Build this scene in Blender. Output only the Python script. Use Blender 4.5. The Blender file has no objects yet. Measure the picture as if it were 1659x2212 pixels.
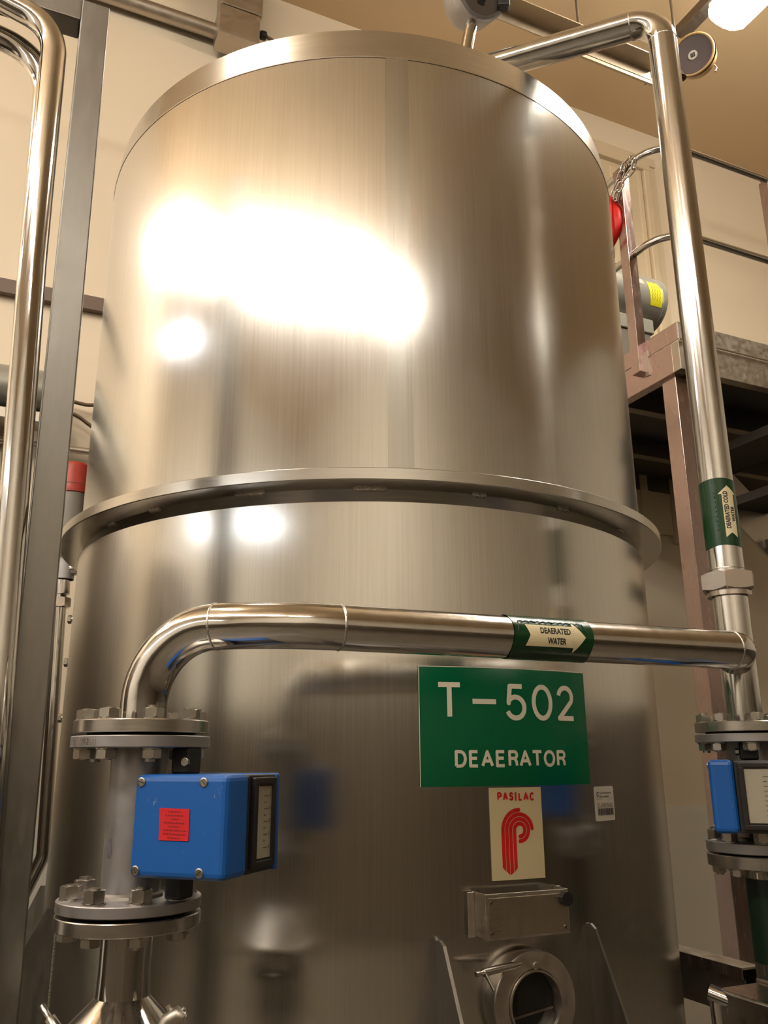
import bpy, bmesh, math, random
from mathutils import Vector, Matrix, noise
random.seed(7)
PI = math.pi
ZC = 1.60                                   # camera height above the floor
F_PX, PITCH, ROLL = 1826.5, 0.2865, -0.0048
# ------------------------------------------------------------------ camera
fw = Vector((0, math.cos(PITCH), math.sin(PITCH)))
rt = Vector((1, 0, 0)); up = Vector((0, -math.sin(PITCH), math.cos(PITCH)))
cr, sr = math.cos(ROLL), math.sin(ROLL)
cx_, cy_ = rt * cr + up * sr, up * cr - rt * sr
cam_d = bpy.data.cameras.new('camera'); cam = bpy.data.objects.new('camera', cam_d)
bpy.context.scene.collection.objects.link(cam)
cam.matrix_world = Matrix(((cx_.x, cy_.x, -fw.x, 0), (cx_.y, cy_.y, -fw.y, 0), (cx_.z, cy_.z, -fw.z, ZC), (0, 0, 0, 1)))
cam_d.sensor_fit = 'HORIZONTAL'; cam_d.sensor_width = 36; cam_d.lens = 36 * F_PX / 1659
cam_d.clip_start = 0.02; cam_d.clip_end = 100
sc = bpy.context.scene; sc.camera = cam
# ------------------------------------------------------------------ world, exposure
wd_ = bpy.data.worlds.new('world'); sc.world = wd_; wd_.use_nodes = True
wd_.node_tree.nodes['Background'].inputs[0].default_value = (0.9, 0.8, 0.62, 1)
wd_.node_tree.nodes['Background'].inputs[1].default_value = 0.03
sc.view_settings.view_transform = 'Standard'; sc.view_settings.look = 'None'
sc.view_settings.exposure = 0.62; sc.view_settings.gamma = 1.0
sc.view_settings.use_curve_mapping = False
try:
    sc.cycles.use_denoising = True; sc.cycles.max_bounces = 8; sc.cycles.diffuse_bounces = 4
    sc.cycles.glossy_bounces = 5; sc.cycles.caustics_reflective = False; sc.cycles.sample_clamp_indirect = 4
except Exception: pass
LAMP_WARM, LAMP_COOL, LAMP_SEEN, LAMP_OVER = 24.0, 9.0, 52.0, 30.0     # strength of the fluorescent diffusers
# ------------------------------------------------------------------ rays, frames
WD = Vector((0.911, 0.412, 0)); UD = Vector((-0.412, 0.911, 0)); ZD = Vector((0, 0, 1))
CAM = Vector((0, 0, ZC))
def ray(px, py):
    dx, dy = px - 829.5, py - 1106
    X = cr * dx + sr * dy; Y = -sr * dx + cr * dy
    return (fw * F_PX + rt * X - up * Y).normalized()
def V(px, py, Y): v = ray(px, py); return CAM + v * (Y / v.y)          # at horizontal depth Y
def H(px, py, z): v = ray(px, py); return CAM + v * ((z - ZC) / v.z)   # on the level z
def Pl(px, py, P0, n): v = ray(px, py); return CAM + v * ((P0 - CAM).dot(n) / v.dot(n))
TX, TY, TR = -0.0644, 2.4752, 0.8018
def tphi(px, py, R=TR):
    v = ray(px, py); a = v.x**2 + v.y**2; b = -2 * (v.x * TX + v.y * TY); c = TX**2 + TY**2 - R * R
    t = (-b - math.sqrt(b * b - 4 * a * c)) / 2 / a; P = CAM + v * t
    return math.atan2(P.x - TX, -(P.y - TY)), P.z
def TP(phi, z, R=TR): return Vector((TX + R * math.sin(phi), TY - R * math.cos(phi), z))
def Trad(phi): return Vector((math.sin(phi), -math.cos(phi), 0))
def Ttan(phi): return Vector((math.cos(phi), math.sin(phi), 0))
# ------------------------------------------------------------------ materials
MATS = {}
def s2l(c): return tuple(((x / 255) / 12.92 if x <= 10 else (((x / 255) + .055) / 1.055) ** 2.4) for x in c)
class NT:
    def __init__(s, name):
        s.m = bpy.data.materials.new(name); s.m.use_nodes = True; s.t = s.m.node_tree; s.b = s.t.nodes['Principled BSDF']
        MATS[name] = s.m
    def n(s, typ, **k):
        x = s.t.nodes.new(typ)
        for a, b in k.items():
            if a.startswith('i_'):
                key = a[2:].replace('_', ' ')
                x.inputs[key].default_value = b
            else: setattr(x, a, b)
        return x
    def l(s, a, b): s.t.links.new(a, b)
    def coord(s, scale=(1, 1, 1)):
        tc = s.n('ShaderNodeTexCoord'); mp = s.n('ShaderNodeMapping'); mp.inputs['Scale'].default_value = scale
        s.l(tc.outputs['Object'], mp.inputs['Vector']); return mp.outputs['Vector']
    def noise(s, vec, scale=5, detail=4, rough=.5):
        x = s.n('ShaderNodeTexNoise'); x.inputs['Scale'].default_value = scale; x.inputs['Detail'].default_value = detail
        x.inputs['Roughness'].default_value = rough; s.l(vec, x.inputs['Vector']); return x.outputs['Fac']
    def ramp(s, fac, a, b, p0=.3, p1=.7):
        r = s.n('ShaderNodeValToRGB'); e = r.color_ramp.elements
        e[0].position, e[1].position = p0, p1
        e[0].color = (*a, 1) if len(a) == 3 else a; e[1].color = (*b, 1) if len(b) == 3 else b
        s.l(fac, r.inputs['Fac']); return r.outputs['Color']
    def val(s, fac, a, b, p0=.3, p1=.7): return s.ramp(fac, (a, a, a), (b, b, b), p0, p1)
    def bump(s, h, strength=.1, dist=.002, prev=None):
        x = s.n('ShaderNodeBump'); x.inputs['Strength'].default_value = strength; x.inputs['Distance'].default_value = dist
        s.l(h, x.inputs['Height'])
        if prev is not None: s.l(prev, x.inputs['Normal'])
        s.l(x.outputs['Normal'], s.b.inputs['Normal']); return x.outputs['Normal']
def metal(name, col=(.62, .58, .52), rough=.2, spread=.05, stretch=(30, 30, 1.0), aniso=0., rot=0., bump=0., nscale=6, wave=0., wscale=1.4):
    k = NT(name); k.b.inputs['Metallic'].default_value = 1
    v = k.coord(stretch); nf = k.noise(v, nscale, 5, .6)
    c0 = tuple(x * .93 for x in col); c1 = tuple(min(1, x * 1.05) for x in col)
    k.l(k.ramp(nf, c0, c1), k.b.inputs['Base Color'])
    k.l(k.val(nf, max(.02, rough - spread), rough + spread), k.b.inputs['Roughness'])
    if aniso:
        k.b.inputs['Anisotropic'].default_value = aniso; k.b.inputs['Anisotropic Rotation'].default_value = rot
        tg = k.n('ShaderNodeTangent', direction_type='RADIAL', axis='Z'); k.l(tg.outputs['Tangent'], k.b.inputs['Tangent'])
    prev = None
    if wave:
        w = k.noise(k.coord((1, 1, 1)), wscale, 2, .4); prev = k.bump(w, 1.0, wave)
    if bump: k.bump(nf, bump, .001, prev)
    return k.m
def paint(name, col, rough=.5, var=.06, scale=3, spec=.5, bump=0., bscale=60, metallic=0., coat=0.):
    k = NT(name); b = k.b
    nf = k.noise(k.coord(), scale, 5, .55)
    k.l(k.ramp(nf, tuple(x * (1 - var) for x in col), tuple(min(1, x * (1 + var)) for x in col)), b.inputs['Base Color'])
    b.inputs['Roughness'].default_value = rough; b.inputs['Specular IOR Level'].default_value = spec
    b.inputs['Metallic'].default_value = metallic
    if coat: b.inputs['Coat Weight'].default_value = coat; b.inputs['Coat Roughness'].default_value = .08
    if bump: k.bump(k.noise(k.coord(), bscale, 4, .6), bump, .002)
    return k.m
def emit(name, col, st):
    k = NT(name); k.b.inputs['Base Color'].default_value = (.8, .8, .8, 1)
    k.b.inputs['Emission Color'].default_value = (*col, 1); k.b.inputs['Emission Strength'].default_value = st; return k.m

# tank shell: vertically brushed sheet, soft sideways reflections, very slightly wavy
M_TANK = metal('tank_steel', (.63, .615, .575), .19, .010, (40, 40, .5), aniso=.82, rot=.0, wave=.003, wscale=1.1)
M_SEAM = metal('ground_weld_steel', (.50, .485, .45), .22, .03, (60, 60, .4), aniso=.75, rot=0.0)
M_RIM = metal('rim_steel', (.58, .56, .52), .22, .02, (2, 2, 40), aniso=.3)
M_PIPE = metal('pipe_steel', (.68, .665, .635), .15, .04, (8, 8, 8), bump=.02, wave=.0006, wscale=5)
M_PIPEV = metal('drawn_pipe_steel', (.66, .645, .62), .13, .06, (45, 45, .6), bump=.08)
M_CHROME = metal('bright_tube_steel', (.60, .58, .55), .09, .04, (60, 60, .6), bump=.05)
M_ELBOW = metal('elbow_steel', (.68, .66, .63), .10, .03, (5, 5, 5), bump=.02, wave=.0012, wscale=14)
M_POST = metal('satin_post_steel', (.255, .24, .215), .36, .06, (12, 12, 3), bump=.06)
M_PPOST = metal('red_reflection_post_steel', (.46, .355, .335), .24, .06, (9, 9, 2), bump=.05)  # red reflections on these faces are tinted into the base colour
M_FLANGE = metal('turned_flange_steel', (.60, .57, .53), .25, .02, (3, 3, 40))
M_CAST = metal('cast_meter_steel', (.37, .355, .345), .48, .05, (7, 7, 7), bump=.02)
M_BOLT = metal('bolt_steel', (.54, .51, .46), .26, .02, (6, 6, 6))
M_GALV = metal('galvanised_steel', (.48, .43, .36), .42, .1, (6, 6, 6), bump=.08)
M_NUT = metal('union_nut_steel', (.58, .52, .47), .22, .06, (9, 9, 9), bump=.03)
M_WELD = metal('weld_bead_steel', (.62, .58, .52), .3, .1, (60, 60, 60), bump=.5)
M_STRUT = metal('aged_strut_steel', (.52, .43, .31), .55, .08, (4, 4, 4), bump=.08)
M_DARKST = metal('dark_beam_steel', (.22, .19, .16), .4, .08, (6, 6, 6), bump=.05)
M_BLUE = paint('blue_enamel', s2l((16, 80, 150)), .38, .05, 4, .5, .05, 300)
M_BLACK = paint('black_plastic', s2l((24, 20, 18)), .42, .1, 8)
M_GASKET = paint('black_gasket', s2l((14, 10, 9)), .8)
M_RED = paint('red_label_paper', s2l((190, 14, 22)), .6, .04)
M_LRED = paint('dark_red_print', s2l((120, 10, 14)), .6, .04)
M_DIAL = paint('indicator_dial', s2l((176, 168, 146)), .6, .12, 9)
M_DIALD = paint('dial_print', s2l((90, 84, 74)), .7)
M_GREEN = paint('green_sign_plastic', s2l((0, 84, 50)), .22, .04, 5, .5)
M_SIGNW = paint('engraved_white', s2l((205, 196, 172)), .5, .03)
M_CREAM = paint('cream_sign_plastic', s2l((196, 180, 140)), .35, .03)
M_PRED = paint('red_print', s2l((196, 22, 20)), .45, .03)
M_STICK = paint('white_sticker', s2l((190, 182, 166)), .5, .03)
M_INK = paint('black_ink', s2l((28, 24, 28)), .6)
M_BINK = paint('blue_ink', s2l((36, 52, 110)), .6)
M_GTAPE = paint('green_marker_tape', s2l((16, 56, 28)), .24, .12, 14, .5, .35, 40)
M_ARROW = paint('cream_arrow_print', s2l((222, 208, 168)), .35, .04)
M_WALL = paint('cream_wall_paint', (.80, .675, .50), .62, .035, .9, .3, .05, 60)
M_WALLO = paint('ochre_wall_paint', (.63, .45, .24), .62, .035, .9, .3, .05, 60)
M_WALLB = paint('beige_side_wall_paint', (.74, .69, .59), .6, .05, .9, .3)
M_DARKDADO = paint('added_dark_dado', (.10, .08, .055), .4, .1, 1.5, .4)  # made up for unseen walls, gives the lower tank something dark to mirror
M_DADO = paint('pale_dado_panel', (.78, .73, .62), .5, .03, 1.2, .3, .03, 60)
M_CEIL = paint('tan_ceiling', (.68, .50, .30), .75, .05, .7, .2)
M_FLOOR = paint('worn_floor', (.10, .085, .062), .4, .3, 1.5, .4, .08, 20)
M_TRIM = paint('cream_door_trim', (.66, .54, .36), .45, .03)
M_TRUNK = paint('brown_cable_trunking', (.16, .115, .085), .5, .06)
M_CABLE = paint('brown_cable', (.13, .08, .04), .5)
M_MOTOR = paint('grey_motor_paint', (.32, .31, .26), .35, .05, 4, .5, 0, 60, .4)
M_YELLOW = paint('yellow_label', s2l((222, 214, 20)), .5, .05)
M_REDP = paint('red_sling', s2l((206, 26, 16)), .45, .08)
M_CAP = paint('orange_red_cap', s2l((170, 46, 22)), .42, .06)
M_GBODY = paint('grey_cast_body', (.22, .20, .17), .4, .1, 6, .5, .1, 40, .6)
M_HORN = paint('horn_face', s2l((78, 66, 66)), .6, .05)
M_HORNB = paint('beige_horn_body', s2l((176, 142, 92)), .45, .06)
M_GFACE = paint('grey_gauge_glass', s2l((92, 84, 74)), .3, .2, 10, .5)
M_DGREEN = paint('dark_green_pipe', s2l((6, 26, 12)), .35, .12)
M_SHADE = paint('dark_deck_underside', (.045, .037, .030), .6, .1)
M_WHITE = emit('lamp_diffuser_warm', (1.0, .95, .88), LAMP_WARM)
M_FRONT = emit('lamp_diffuser_front', (1.0, .95, .88), 46.0)
M_OVER = emit('lamp_diffuser_overhead', (1.0, .93, .82), LAMP_OVER)
M_COOL = emit('lamp_diffuser_cool', (.86, .92, 1.0), LAMP_COOL)
M_SEEN = emit('lamp_diffuser_seen', (1.0, .93, .82), LAMP_SEEN)
def glass_mat():
    k = NT('window_glass'); t = k.n('ShaderNodeBsdfTransparent'); g = k.n('ShaderNodeBsdfGlossy'); g.inputs['Roughness'].default_value = .05
    mx = k.n('ShaderNodeMixShader'); mx.inputs[0].default_value = .08; k.l(t.outputs[0], mx.inputs[1]); k.l(g.outputs[0], mx.inputs[2])
    k.l(mx.outputs[0], k.t.nodes['Material Output'].inputs['Surface']); return k.m
M_GLASS = glass_mat()
def blue_chipped():
    k = NT('chipped_blue_enamel'); k.b.inputs['Roughness'].default_value = .38
    nf = k.noise(k.coord((40, 40, 14)), 1.6, 6, .7)
    c = k.ramp(nf, s2l((16, 82, 154)), s2l((120, 130, 140)), .665, .70)
    k.l(c, k.b.inputs['Base Color']); return k.m
M_BLUEC = blue_chipped()
# ------------------------------------------------------------------ mesh helpers
COL = sc.collection
def frame(d, hint=None):
    d = d.normalized(); h = Vector(hint) if hint is not None else (Vector((0, 0, 1)) if abs(d.z) < .9 else Vector((1, 0, 0)))
    a = (h - d * h.dot(d)).normalized(); b = d.cross(a); return a, b
class MB:
    def __init__(s): s.v = []; s.f = []; s.sm = []
    def add(s, vs, fs, smooth=False):
        o = len(s.v); s.v += [tuple(v) for v in vs]; s.f += [tuple(i + o for i in f) for f in fs]; s.sm += [smooth] * len(fs); return s
    def box(s, c, ex, ey, ez, sx, sy, sz, bev=0.0):
        c = Vector(c); ex, ey, ez = ex.normalized(), ey.normalized(), ez.normalized()
        if bev <= 0:
            vs = [c + ex * (i * sx / 2) + ey * (j * sy / 2) + ez * (k * sz / 2) for i in (-1, 1) for j in (-1, 1) for k in (-1, 1)]
            fs = [(0, 1, 3, 2), (4, 6, 7, 5), (0, 4, 5, 1), (2, 3, 7, 6), (0, 2, 6, 4), (1, 5, 7, 3)]
            return s.add(vs, fs)
        bm = bmesh.new(); bmesh.ops.create_cube(bm, size=1)
        for v in bm.verts: v.co = Vector((v.co.x * sx, v.co.y * sy, v.co.z * sz))
        bmesh.ops.bevel(bm, geom=bm.edges[:], offset=min(bev, .45 * min(sx, sy, sz)), segments=3, profile=.5, affect='EDGES')
        bm.verts.index_update()
        vs = [c + ex * v.co.x + ey * v.co.y + ez * v.co.z for v in bm.verts]; fs = [[v.index for v in f.verts] for f in bm.faces]
        bm.free(); return s.add(vs, fs, False)
    def tube(s, path, r, n=24, cap=True, hint=None, inner=0):
        P = [Vector(p) for p in path]; R = r if isinstance(r, (list, tuple)) else [r] * len(P)
        T = [((P[min(i + 1, len(P) - 1)] - P[max(i - 1, 0)]).normalized()) for i in range(len(P))]
        a, b = frame(T[0], hint); vs = []; fs = []
        for i, p in enumerate(P):
            if i:
                a = (a - T[i] * a.dot(T[i])).normalized()
                b = T[i].cross(a)
            for k in range(n):
                q = 2 * PI * k / n; vs.append(p + (a * math.cos(q) + b * math.sin(q)) * R[i])
        for i in range(len(P) - 1):
            for k in range(n):
                k2 = (k + 1) % n; fs.append((i * n + k, i * n + k2, (i + 1) * n + k2, (i + 1) * n + k))
        s.add(vs, fs, True)
        if cap:
            s.add([vs[k] for k in range(n)], [tuple(range(n))[::-1]]); s.add([vs[(len(P) - 1) * n + k] for k in range(n)], [tuple(range(n))])
        return s
    def lathe(s, c, ax, prof, n=48, smooth=True, a0=0., a1=2 * PI, closed=True, sharp=True, ref=None):
        """prof: list of (radius, height along ax) ; separate bands stay sharp"""
        c = Vector(c); ax = ax.normalized(); a, b = frame(ax, ref)
        full = abs(a1 - a0 - 2 * PI) < 1e-6; m = n if full else n + 1
        ring = lambda r, h: [c + ax * h + (a * math.cos(a0 + (a1 - a0) * k / n) + b * math.sin(a0 + (a1 - a0) * k / n)) * r for k in range(m)]
        segs = [(prof[i], prof[i + 1]) for i in range(len(prof) - 1)]
        if sharp:
            for (r0, h0), (r1, h1) in segs:
                if r0 < 1e-6 or r1 < 1e-6:
                    rr = ring(max(r0, r1), h1 if r0 < 1e-6 else h0); o = [c + ax * (h0 if r0 < 1e-6 else h1)]
                    s.add(rr + o, [(k, (k + 1) % m, m) for k in range(m if full else n)], False); continue
                vs = ring(r0, h0) + ring(r1, h1)
                s.add(vs, [(k, (k + 1) % m, m + (k + 1) % m, m + k) for k in range(m if full else n)], smooth)
        else:
            vs = []; fs = []
            for r, h in prof: vs += ring(max(r, 1e-5), h)
            for i in range(len(prof) - 1):
                for k in range(m if full else n): fs.append((i * m + k, i * m + (k + 1) % m, (i + 1) * m + (k + 1) % m, (i + 1) * m + k))
            s.add(vs, fs, smooth)
        return s
    def prism(s, poly, off):
        """poly: list of 3D points (planar), extruded by vector off"""
        n = len(poly); vs = [Vector(p) for p in poly] + [Vector(p) + off for p in poly]
        return s.add(vs, [tuple(range(n))[::-1], tuple(range(n, 2 * n))] + [(i, (i + 1) % n, n + (i + 1) % n, n + i) for i in range(n)])
    def hexa(s, c, ax, af, h, cham=.12, ref=None):
        """hexagonal head, across-flats af, height h, chamfered rounded ends"""
        c = Vector(c); ax = ax.normalized(); a, b = frame(ax, ref); R = af / math.sqrt(3); n = 6; k4 = 4; N = n * k4
        def ringp(hh, chm):
            out = []
            for i in range(N):
                th = 2 * PI * i / N; loc = (th % (PI / 3)) - PI / 6
                rr = (af / 2) / math.cos(loc)
                if chm: rr = min(rr, af / 2 * 1.0)
                out.append(c + ax * hh + (a * math.cos(th) + b * math.sin(th)) * rr)
            return out
        def mid(hh):
            out = []
            for i in range(N):
                th = 2 * PI * i / N; loc = (th % (PI / 3)) - PI / 6; rr = (af / 2) / math.cos(loc)
                drop = (rr - af / 2) * .55
                out.append((th, rr, drop))
            return out
        m = mid(0); e = af * cham * .4
        lo = [c + ax * (d + 0.0) + (a * math.cos(t) + b * math.sin(t)) * r for t, r, d in m]
        hi = [c + ax * (h - d) + (a * math.cos(t) + b * math.sin(t)) * r for t, r, d in m]
        l0 = ringp(0, True); h0 = ringp(h, True)
        vs = l0 + lo + hi + h0; fs = []
        for j in range(3):
            for i in range(N): fs.append((j * N + i, j * N + (i + 1) % N, (j + 1) * N + (i + 1) % N, (j + 1) * N + i))
        fs.append(tuple(range(N))[::-1]); fs.append(tuple(range(3 * N, 4 * N)))
        return s.add(vs, fs)
    def build(s, name, m, parent=None, origin=None):
        me = bpy.data.meshes.new(name)
        o = Vector(origin) if origin is not None else (ABS.get(parent, Vector((0, 0, 0))) if parent else None)
        if o is None:
            xs = [v[0] for v in s.v]; ys = [v[1] for v in s.v]; zs = [v[2] for v in s.v]
            o = Vector(((min(xs) + max(xs)) / 2, (min(ys) + max(ys)) / 2, min(zs)))
        me.from_pydata([(v[0] - o.x, v[1] - o.y, v[2] - o.z) for v in s.v], [], s.f)
        me.polygons.foreach_set('use_smooth', s.sm); me.validate()
        bm = bmesh.new(); bm.from_mesh(me); bmesh.ops.recalc_face_normals(bm, faces=bm.faces); bm.to_mesh(me); bm.free()
        me.materials.append(m); me.update()
        ob = bpy.data.objects.new(name, me); COL.objects.link(ob)
        pl = ABS.get(parent, Vector((0, 0, 0))) if parent else Vector((0, 0, 0))
        if parent: ob.parent = parent
        ob.location = o - pl; ABS[ob] = o
        return ob
ABS = {}
def thing(name, loc, label, cat, group=None):
    o = bpy.data.objects.new(name, None); COL.objects.link(o); o.location = loc; ABS[o] = Vector(loc); o.empty_display_size = .05
    return tag(o, label, cat, group)
def tag(o, label, cat, group=None, kind=None):
    o['label'] = label; o['category'] = cat
    if group: o['group'] = group
    if kind: o['kind'] = kind
    return o
def struct(o): o['kind'] = 'structure'; return o
def fillet(pts, rad, n=10):
    P = [Vector(p) for p in pts]; out = [P[0]]
    for i in range(1, len(P) - 1):
        r = rad[i - 1] if isinstance(rad, (list, tuple)) else rad
        d0 = (P[i - 1] - P[i]).normalized(); d1 = (P[i + 1] - P[i]).normalized()
        ang = math.acos(max(-1, min(1, d0.dot(d1)))); t = r / math.tan(ang / 2)
        A = P[i] + d0 * t; B = P[i] + d1 * t; bis = (d0 + d1).normalized(); Cc = P[i] + bis * (r / math.sin(ang / 2))
        a = A - Cc; b = B - Cc; tot = PI - ang
        for k in range(n + 1):
            th = tot * k / n; q = (a * math.sin(tot - th) + b * math.sin(th)) / math.sin(tot); out.append(Cc + q)
    out.append(P[-1]); return out
def copyobj(o, parent, loc):
    c = o.copy(); COL.objects.link(c); c.parent = parent; c.location = Vector(loc) - ABS[parent]; ABS[c] = Vector(loc)
    for k in list(c.keys()):
        if k == 'label': del c[k]
    return c
# ------------------------------------------------------------------ flat print: strokes and type laid on a surface
def arc(cx, cy, rx, ry, a0, a1, n=14): return [(cx + rx * math.cos(math.radians(a0 + (a1 - a0) * i / n)), cy + ry * math.sin(math.radians(a0 + (a1 - a0) * i / n))) for i in range(n + 1)]
GL = {
 'T': [[(0, 1), (1, 1)], [(.5, 1), (.5, 0)]], '-': [[(0, .5), (1, .5)]],
 '5': [[(.86, 1), (.16, 1), (.07, .47)] + arc(.46, .33, .50, .33, 140, -158, 20)],
 '0': [arc(.5, .5, .5, .5, 90, 450, 28)],
 '2': [arc(.48, .70, .46, .30, 172, -32, 14) + [(.02, .0), (1, .0)]],
 'D': [[(0, 0), (0, 1), (.42, 1)] + arc(.42, .5, .55, .5, 90, -90, 14) + [(0, 0)]],
 'E': [[(1, 1), (0, 1), (0, 0), (1, 0)], [(0, .53), (.9, .53)]],
 'A': [[(0, 0), (.5, 1), (1, 0)], [(.2, .34), (.8, .34)]],
 'R': [[(0, 0), (0, 1), (.6, 1)] + arc(.6, .76, .36, .24, 90, -90, 10) + [(0, .52)], [(.62, .52), (.88, .3), (.95, 0)]],
 'P': [[(0, 0), (0, 1), (.6, 1)] + arc(.6, .74, .38, .26, 90, -90, 10) + [(0, .48)]],
 'O': [arc(.5, .5, .5, .5, 90, 450, 28)],
 'S': [arc(.5, .75, .44, .25, 15, 270, 14) + arc(.5, .25, .46, .25, 90, -165, 14)],
 'I': [[(.5, 0), (.5, 1)]], 'L': [[(0, 1), (0, 0), (1, 0)]],
 'C': [arc(.5, .5, .5, .5, 50, 310, 22)],
 'U': [[(0, 1), (0, .35)] + arc(.5, .33, .5, .33, 180, 360, 12) + [(1, 1)]],
 '4': [[(.78, 0), (.78, 1), (0, .3), (1, .3)]], '9': [arc(.5, .68, .46, .32, 0, 360, 18), arc(.5, .5, .46, .5, 20, -150, 10)],
}
def ribbon(poly, w, cap=True):
    """polygons in 2D covering a stroke"""
    out = []
    for i in range(len(poly) - 1):
        (x0, y0), (x1, y1) = poly[i], poly[i + 1]; L = math.hypot(x1 - x0, y1 - y0)
        if L < 1e-9: continue
        nx, ny = -(y1 - y0) / L * w / 2, (x1 - x0) / L * w / 2
        out.append([(x0 + nx, y0 + ny), (x0 - nx, y0 - ny), (x1 - nx, y1 - ny), (x1 + nx, y1 + ny)])
        if i: out.append([(x0 + w / 2 * math.cos(2 * PI * k / 10), y0 + w / 2 * math.sin(2 * PI * k / 10)) for k in range(10)])
    return out
def glyph(ch, x, y, w, h, sw):
    out = []
    for pl in GL[ch]:
        out += ribbon([(x + sw / 2 + px * max(w - sw, 1e-6), y + sw / 2 + py * (h - sw)) for px, py in pl], sw)
    return out
def clipx(poly, x0, ax, keep_gt):
    out = []
    for i in range(len(poly)):
        p, q = poly[i], poly[(i + 1) % len(poly)]
        ip = (p[ax] >= x0) == keep_gt or p[ax] == x0; iq = (q[ax] >= x0) == keep_gt or q[ax] == x0
        if ip: out.append(p)
        if ip != iq:
            t = (x0 - p[ax]) / (q[ax] - p[ax]); out.append((p[0] + (q[0] - p[0]) * t, p[1] + (q[1] - p[1]) * t))
    return out
def strips(polys, ax, step):
    out = []
    for p in polys:
        lo = min(q[ax] for q in p); hi = max(q[ax] for q in p); k = math.floor(lo / step)
        while k * step < hi:
            c = p
            if k * step > lo: c = clipx(c, k * step, ax, True)
            if c and (k + 1) * step < hi: c = clipx(c, (k + 1) * step, ax, False)
            if len(c) >= 3: out.append(c)
            k += 1
    return out
def printed(name, polys, mp, m, parent, ax=None, step=.01):
    if ax is not None: polys = strips(polys, ax, step)
    b = MB()
    for p in polys: b.add([mp(*q) for q in p], [tuple(range(len(p)))])
    me = bpy.data.meshes.new(name); o = ABS[parent]
    me.from_pydata([(v[0] - o.x, v[1] - o.y, v[2] - o.z) for v in b.v], [], b.f); me.materials.append(m); me.update()
    ob = bpy.data.objects.new(name, me); COL.objects.link(ob); ob.parent = parent; ABS[ob] = o; return ob
def typeset(txt, bold=0.0, xs=1.0):
    """triangulated type in 2D, unit cap height, starts at x=0; returns polys,width"""
    cu = bpy.data.curves.new('type', 'FONT'); cu.body = txt; cu.size = 1.4; cu.offset = bold; cu.resolution_u = 3
    ob = bpy.data.objects.new('type', cu); COL.objects.link(ob)
    dg = bpy.context.evaluated_depsgraph_get(); ev = ob.evaluated_get(dg); me = ev.to_mesh()
    vs = [(v.co.x, v.co.y) for v in me.vertices]; me.calc_loop_triangles()
    tr = [[vs[i] for i in t.vertices] for t in me.loop_triangles]; ev.to_mesh_clear()
    bpy.data.objects.remove(ob); bpy.data.curves.remove(cu)
    x0 = min(p[0] for t in tr for p in t); x1 = max(p[0] for t in tr for p in t)
    y0 = min(p[1] for t in tr for p in t); y1 = max(p[1] for t in tr for p in t)
    return [[((p[0] - x0), (p[1])) for p in t] for t in tr], x1 - x0
def place_type(txt, x, y, w, h, bold=0.0):
    tr, W = typeset(txt, bold); return [[(x + p[0] * w / W, y + p[1] * h) for p in t] for t in tr]
# ------------------------------------------------------------------ the room
WA = V(90, 1797, 3.7)                        # a point of the back wall
def onwall(px, py, off=0.): return Pl(px, py, WA - UD * off, UD)
def wcoord(p): d = p - WA; return d.dot(WD), d.dot(UD)
ZCEIL = ZC + 4.45; L0, L1, U0 = -7.5, 8.0, -9.5
def rp(w, u, z): q = WA + WD * w + UD * u; return Vector((q.x, q.y, z))
def slab(name, w0, w1, u0, u1, z0, z1, m):
    b = MB(); b.box((rp((w0 + w1) / 2, (u0 + u1) / 2, (z0 + z1) / 2)), WD, UD, ZD, w1 - w0, u1 - u0, z1 - z0); return struct(b.build(name, m))
ZDADO = ZC - .25; ZTOPLN = ZC + 4.08
slab('floor', L0 - .2, L1 + .2, U0 - .2, .2, -.1, 0, M_FLOOR)
slab('ceiling', L0 - .2, L1 + .2, U0 - .2, .2, ZCEIL, ZCEIL + .1, M_CEIL)
slab('wall_back', L0 - .2, L1 + .2, 0, .2, ZDADO, ZCEIL, M_WALL)
slab('trim_1', L0 - .2, L1 + .2, -.006, .2, 0, ZDADO, M_DADO)
slab('wall_left', L0 - .2, L0, U0, 0, 0, ZCEIL, M_WALLB)
slab('wall_right', L1, L1 + .2, U0, 0, 0, ZCEIL, M_WALLB)
slab('wall_front', L0, L1, U0 - .2, U0, 0, ZCEIL, M_WALLB)
# added dark dado on the three unseen walls, darkens reflections in the lower tank
slab('trim_2', L0, L1, U0, U0 + .02, 0, 2.5, M_DARKDADO)
slab('trim_3', L0, L0 + .02, U0 + .02, -.01, 0, 2.1, M_DARKDADO)
slab('trim_4', L1 - .02, L1, U0 + .02, -.01, 0, 2.1, M_DARKDADO)

# ------------------------------------------------------------------ ceiling lamps (fluorescent battens)
def lamp(name, c, length, width, m, label, axis=None, group='fluorescent battens of the hall'):
    axis = (axis or UD).normalized(); side = axis.cross(ZD).normalized()
    t = thing(name, c + ZD * .06, label, 'lamp', group)
    MB().box(c + ZD * .04, axis, side, ZD, length * .98, width * .7, .05, .008).build('lamp_housing', M_STICK, t)
    h = length / 2; pts = [c + axis * (-h), c + axis * (-h + .02), c + axis * (-h + .05), c + axis * (h - .05), c + axis * (h - .02), c + axis * h]
    b = MB(); n = 12; prof = [(.02), (.75), 1, 1, .75, .02]; vs = []; fs = []
    for p, s_ in zip(pts, prof):
        for k in range(n):
            q = 2 * PI * k / n; vs.append(p + side * (math.cos(q) * width / 2 * s_) + ZD * (math.sin(q) * .05 * s_ - .02))
    for i in range(5):
        for k in range(n): fs.append((i * n + k, i * n + (k + 1) % n, (i + 1) * n + (k + 1) % n, (i + 1) * n + k))
    b.add(vs, fs, True); b.build('diffuser', m, t); return t
E0 = H(1553, 48, ZC + 3.7)
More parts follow.
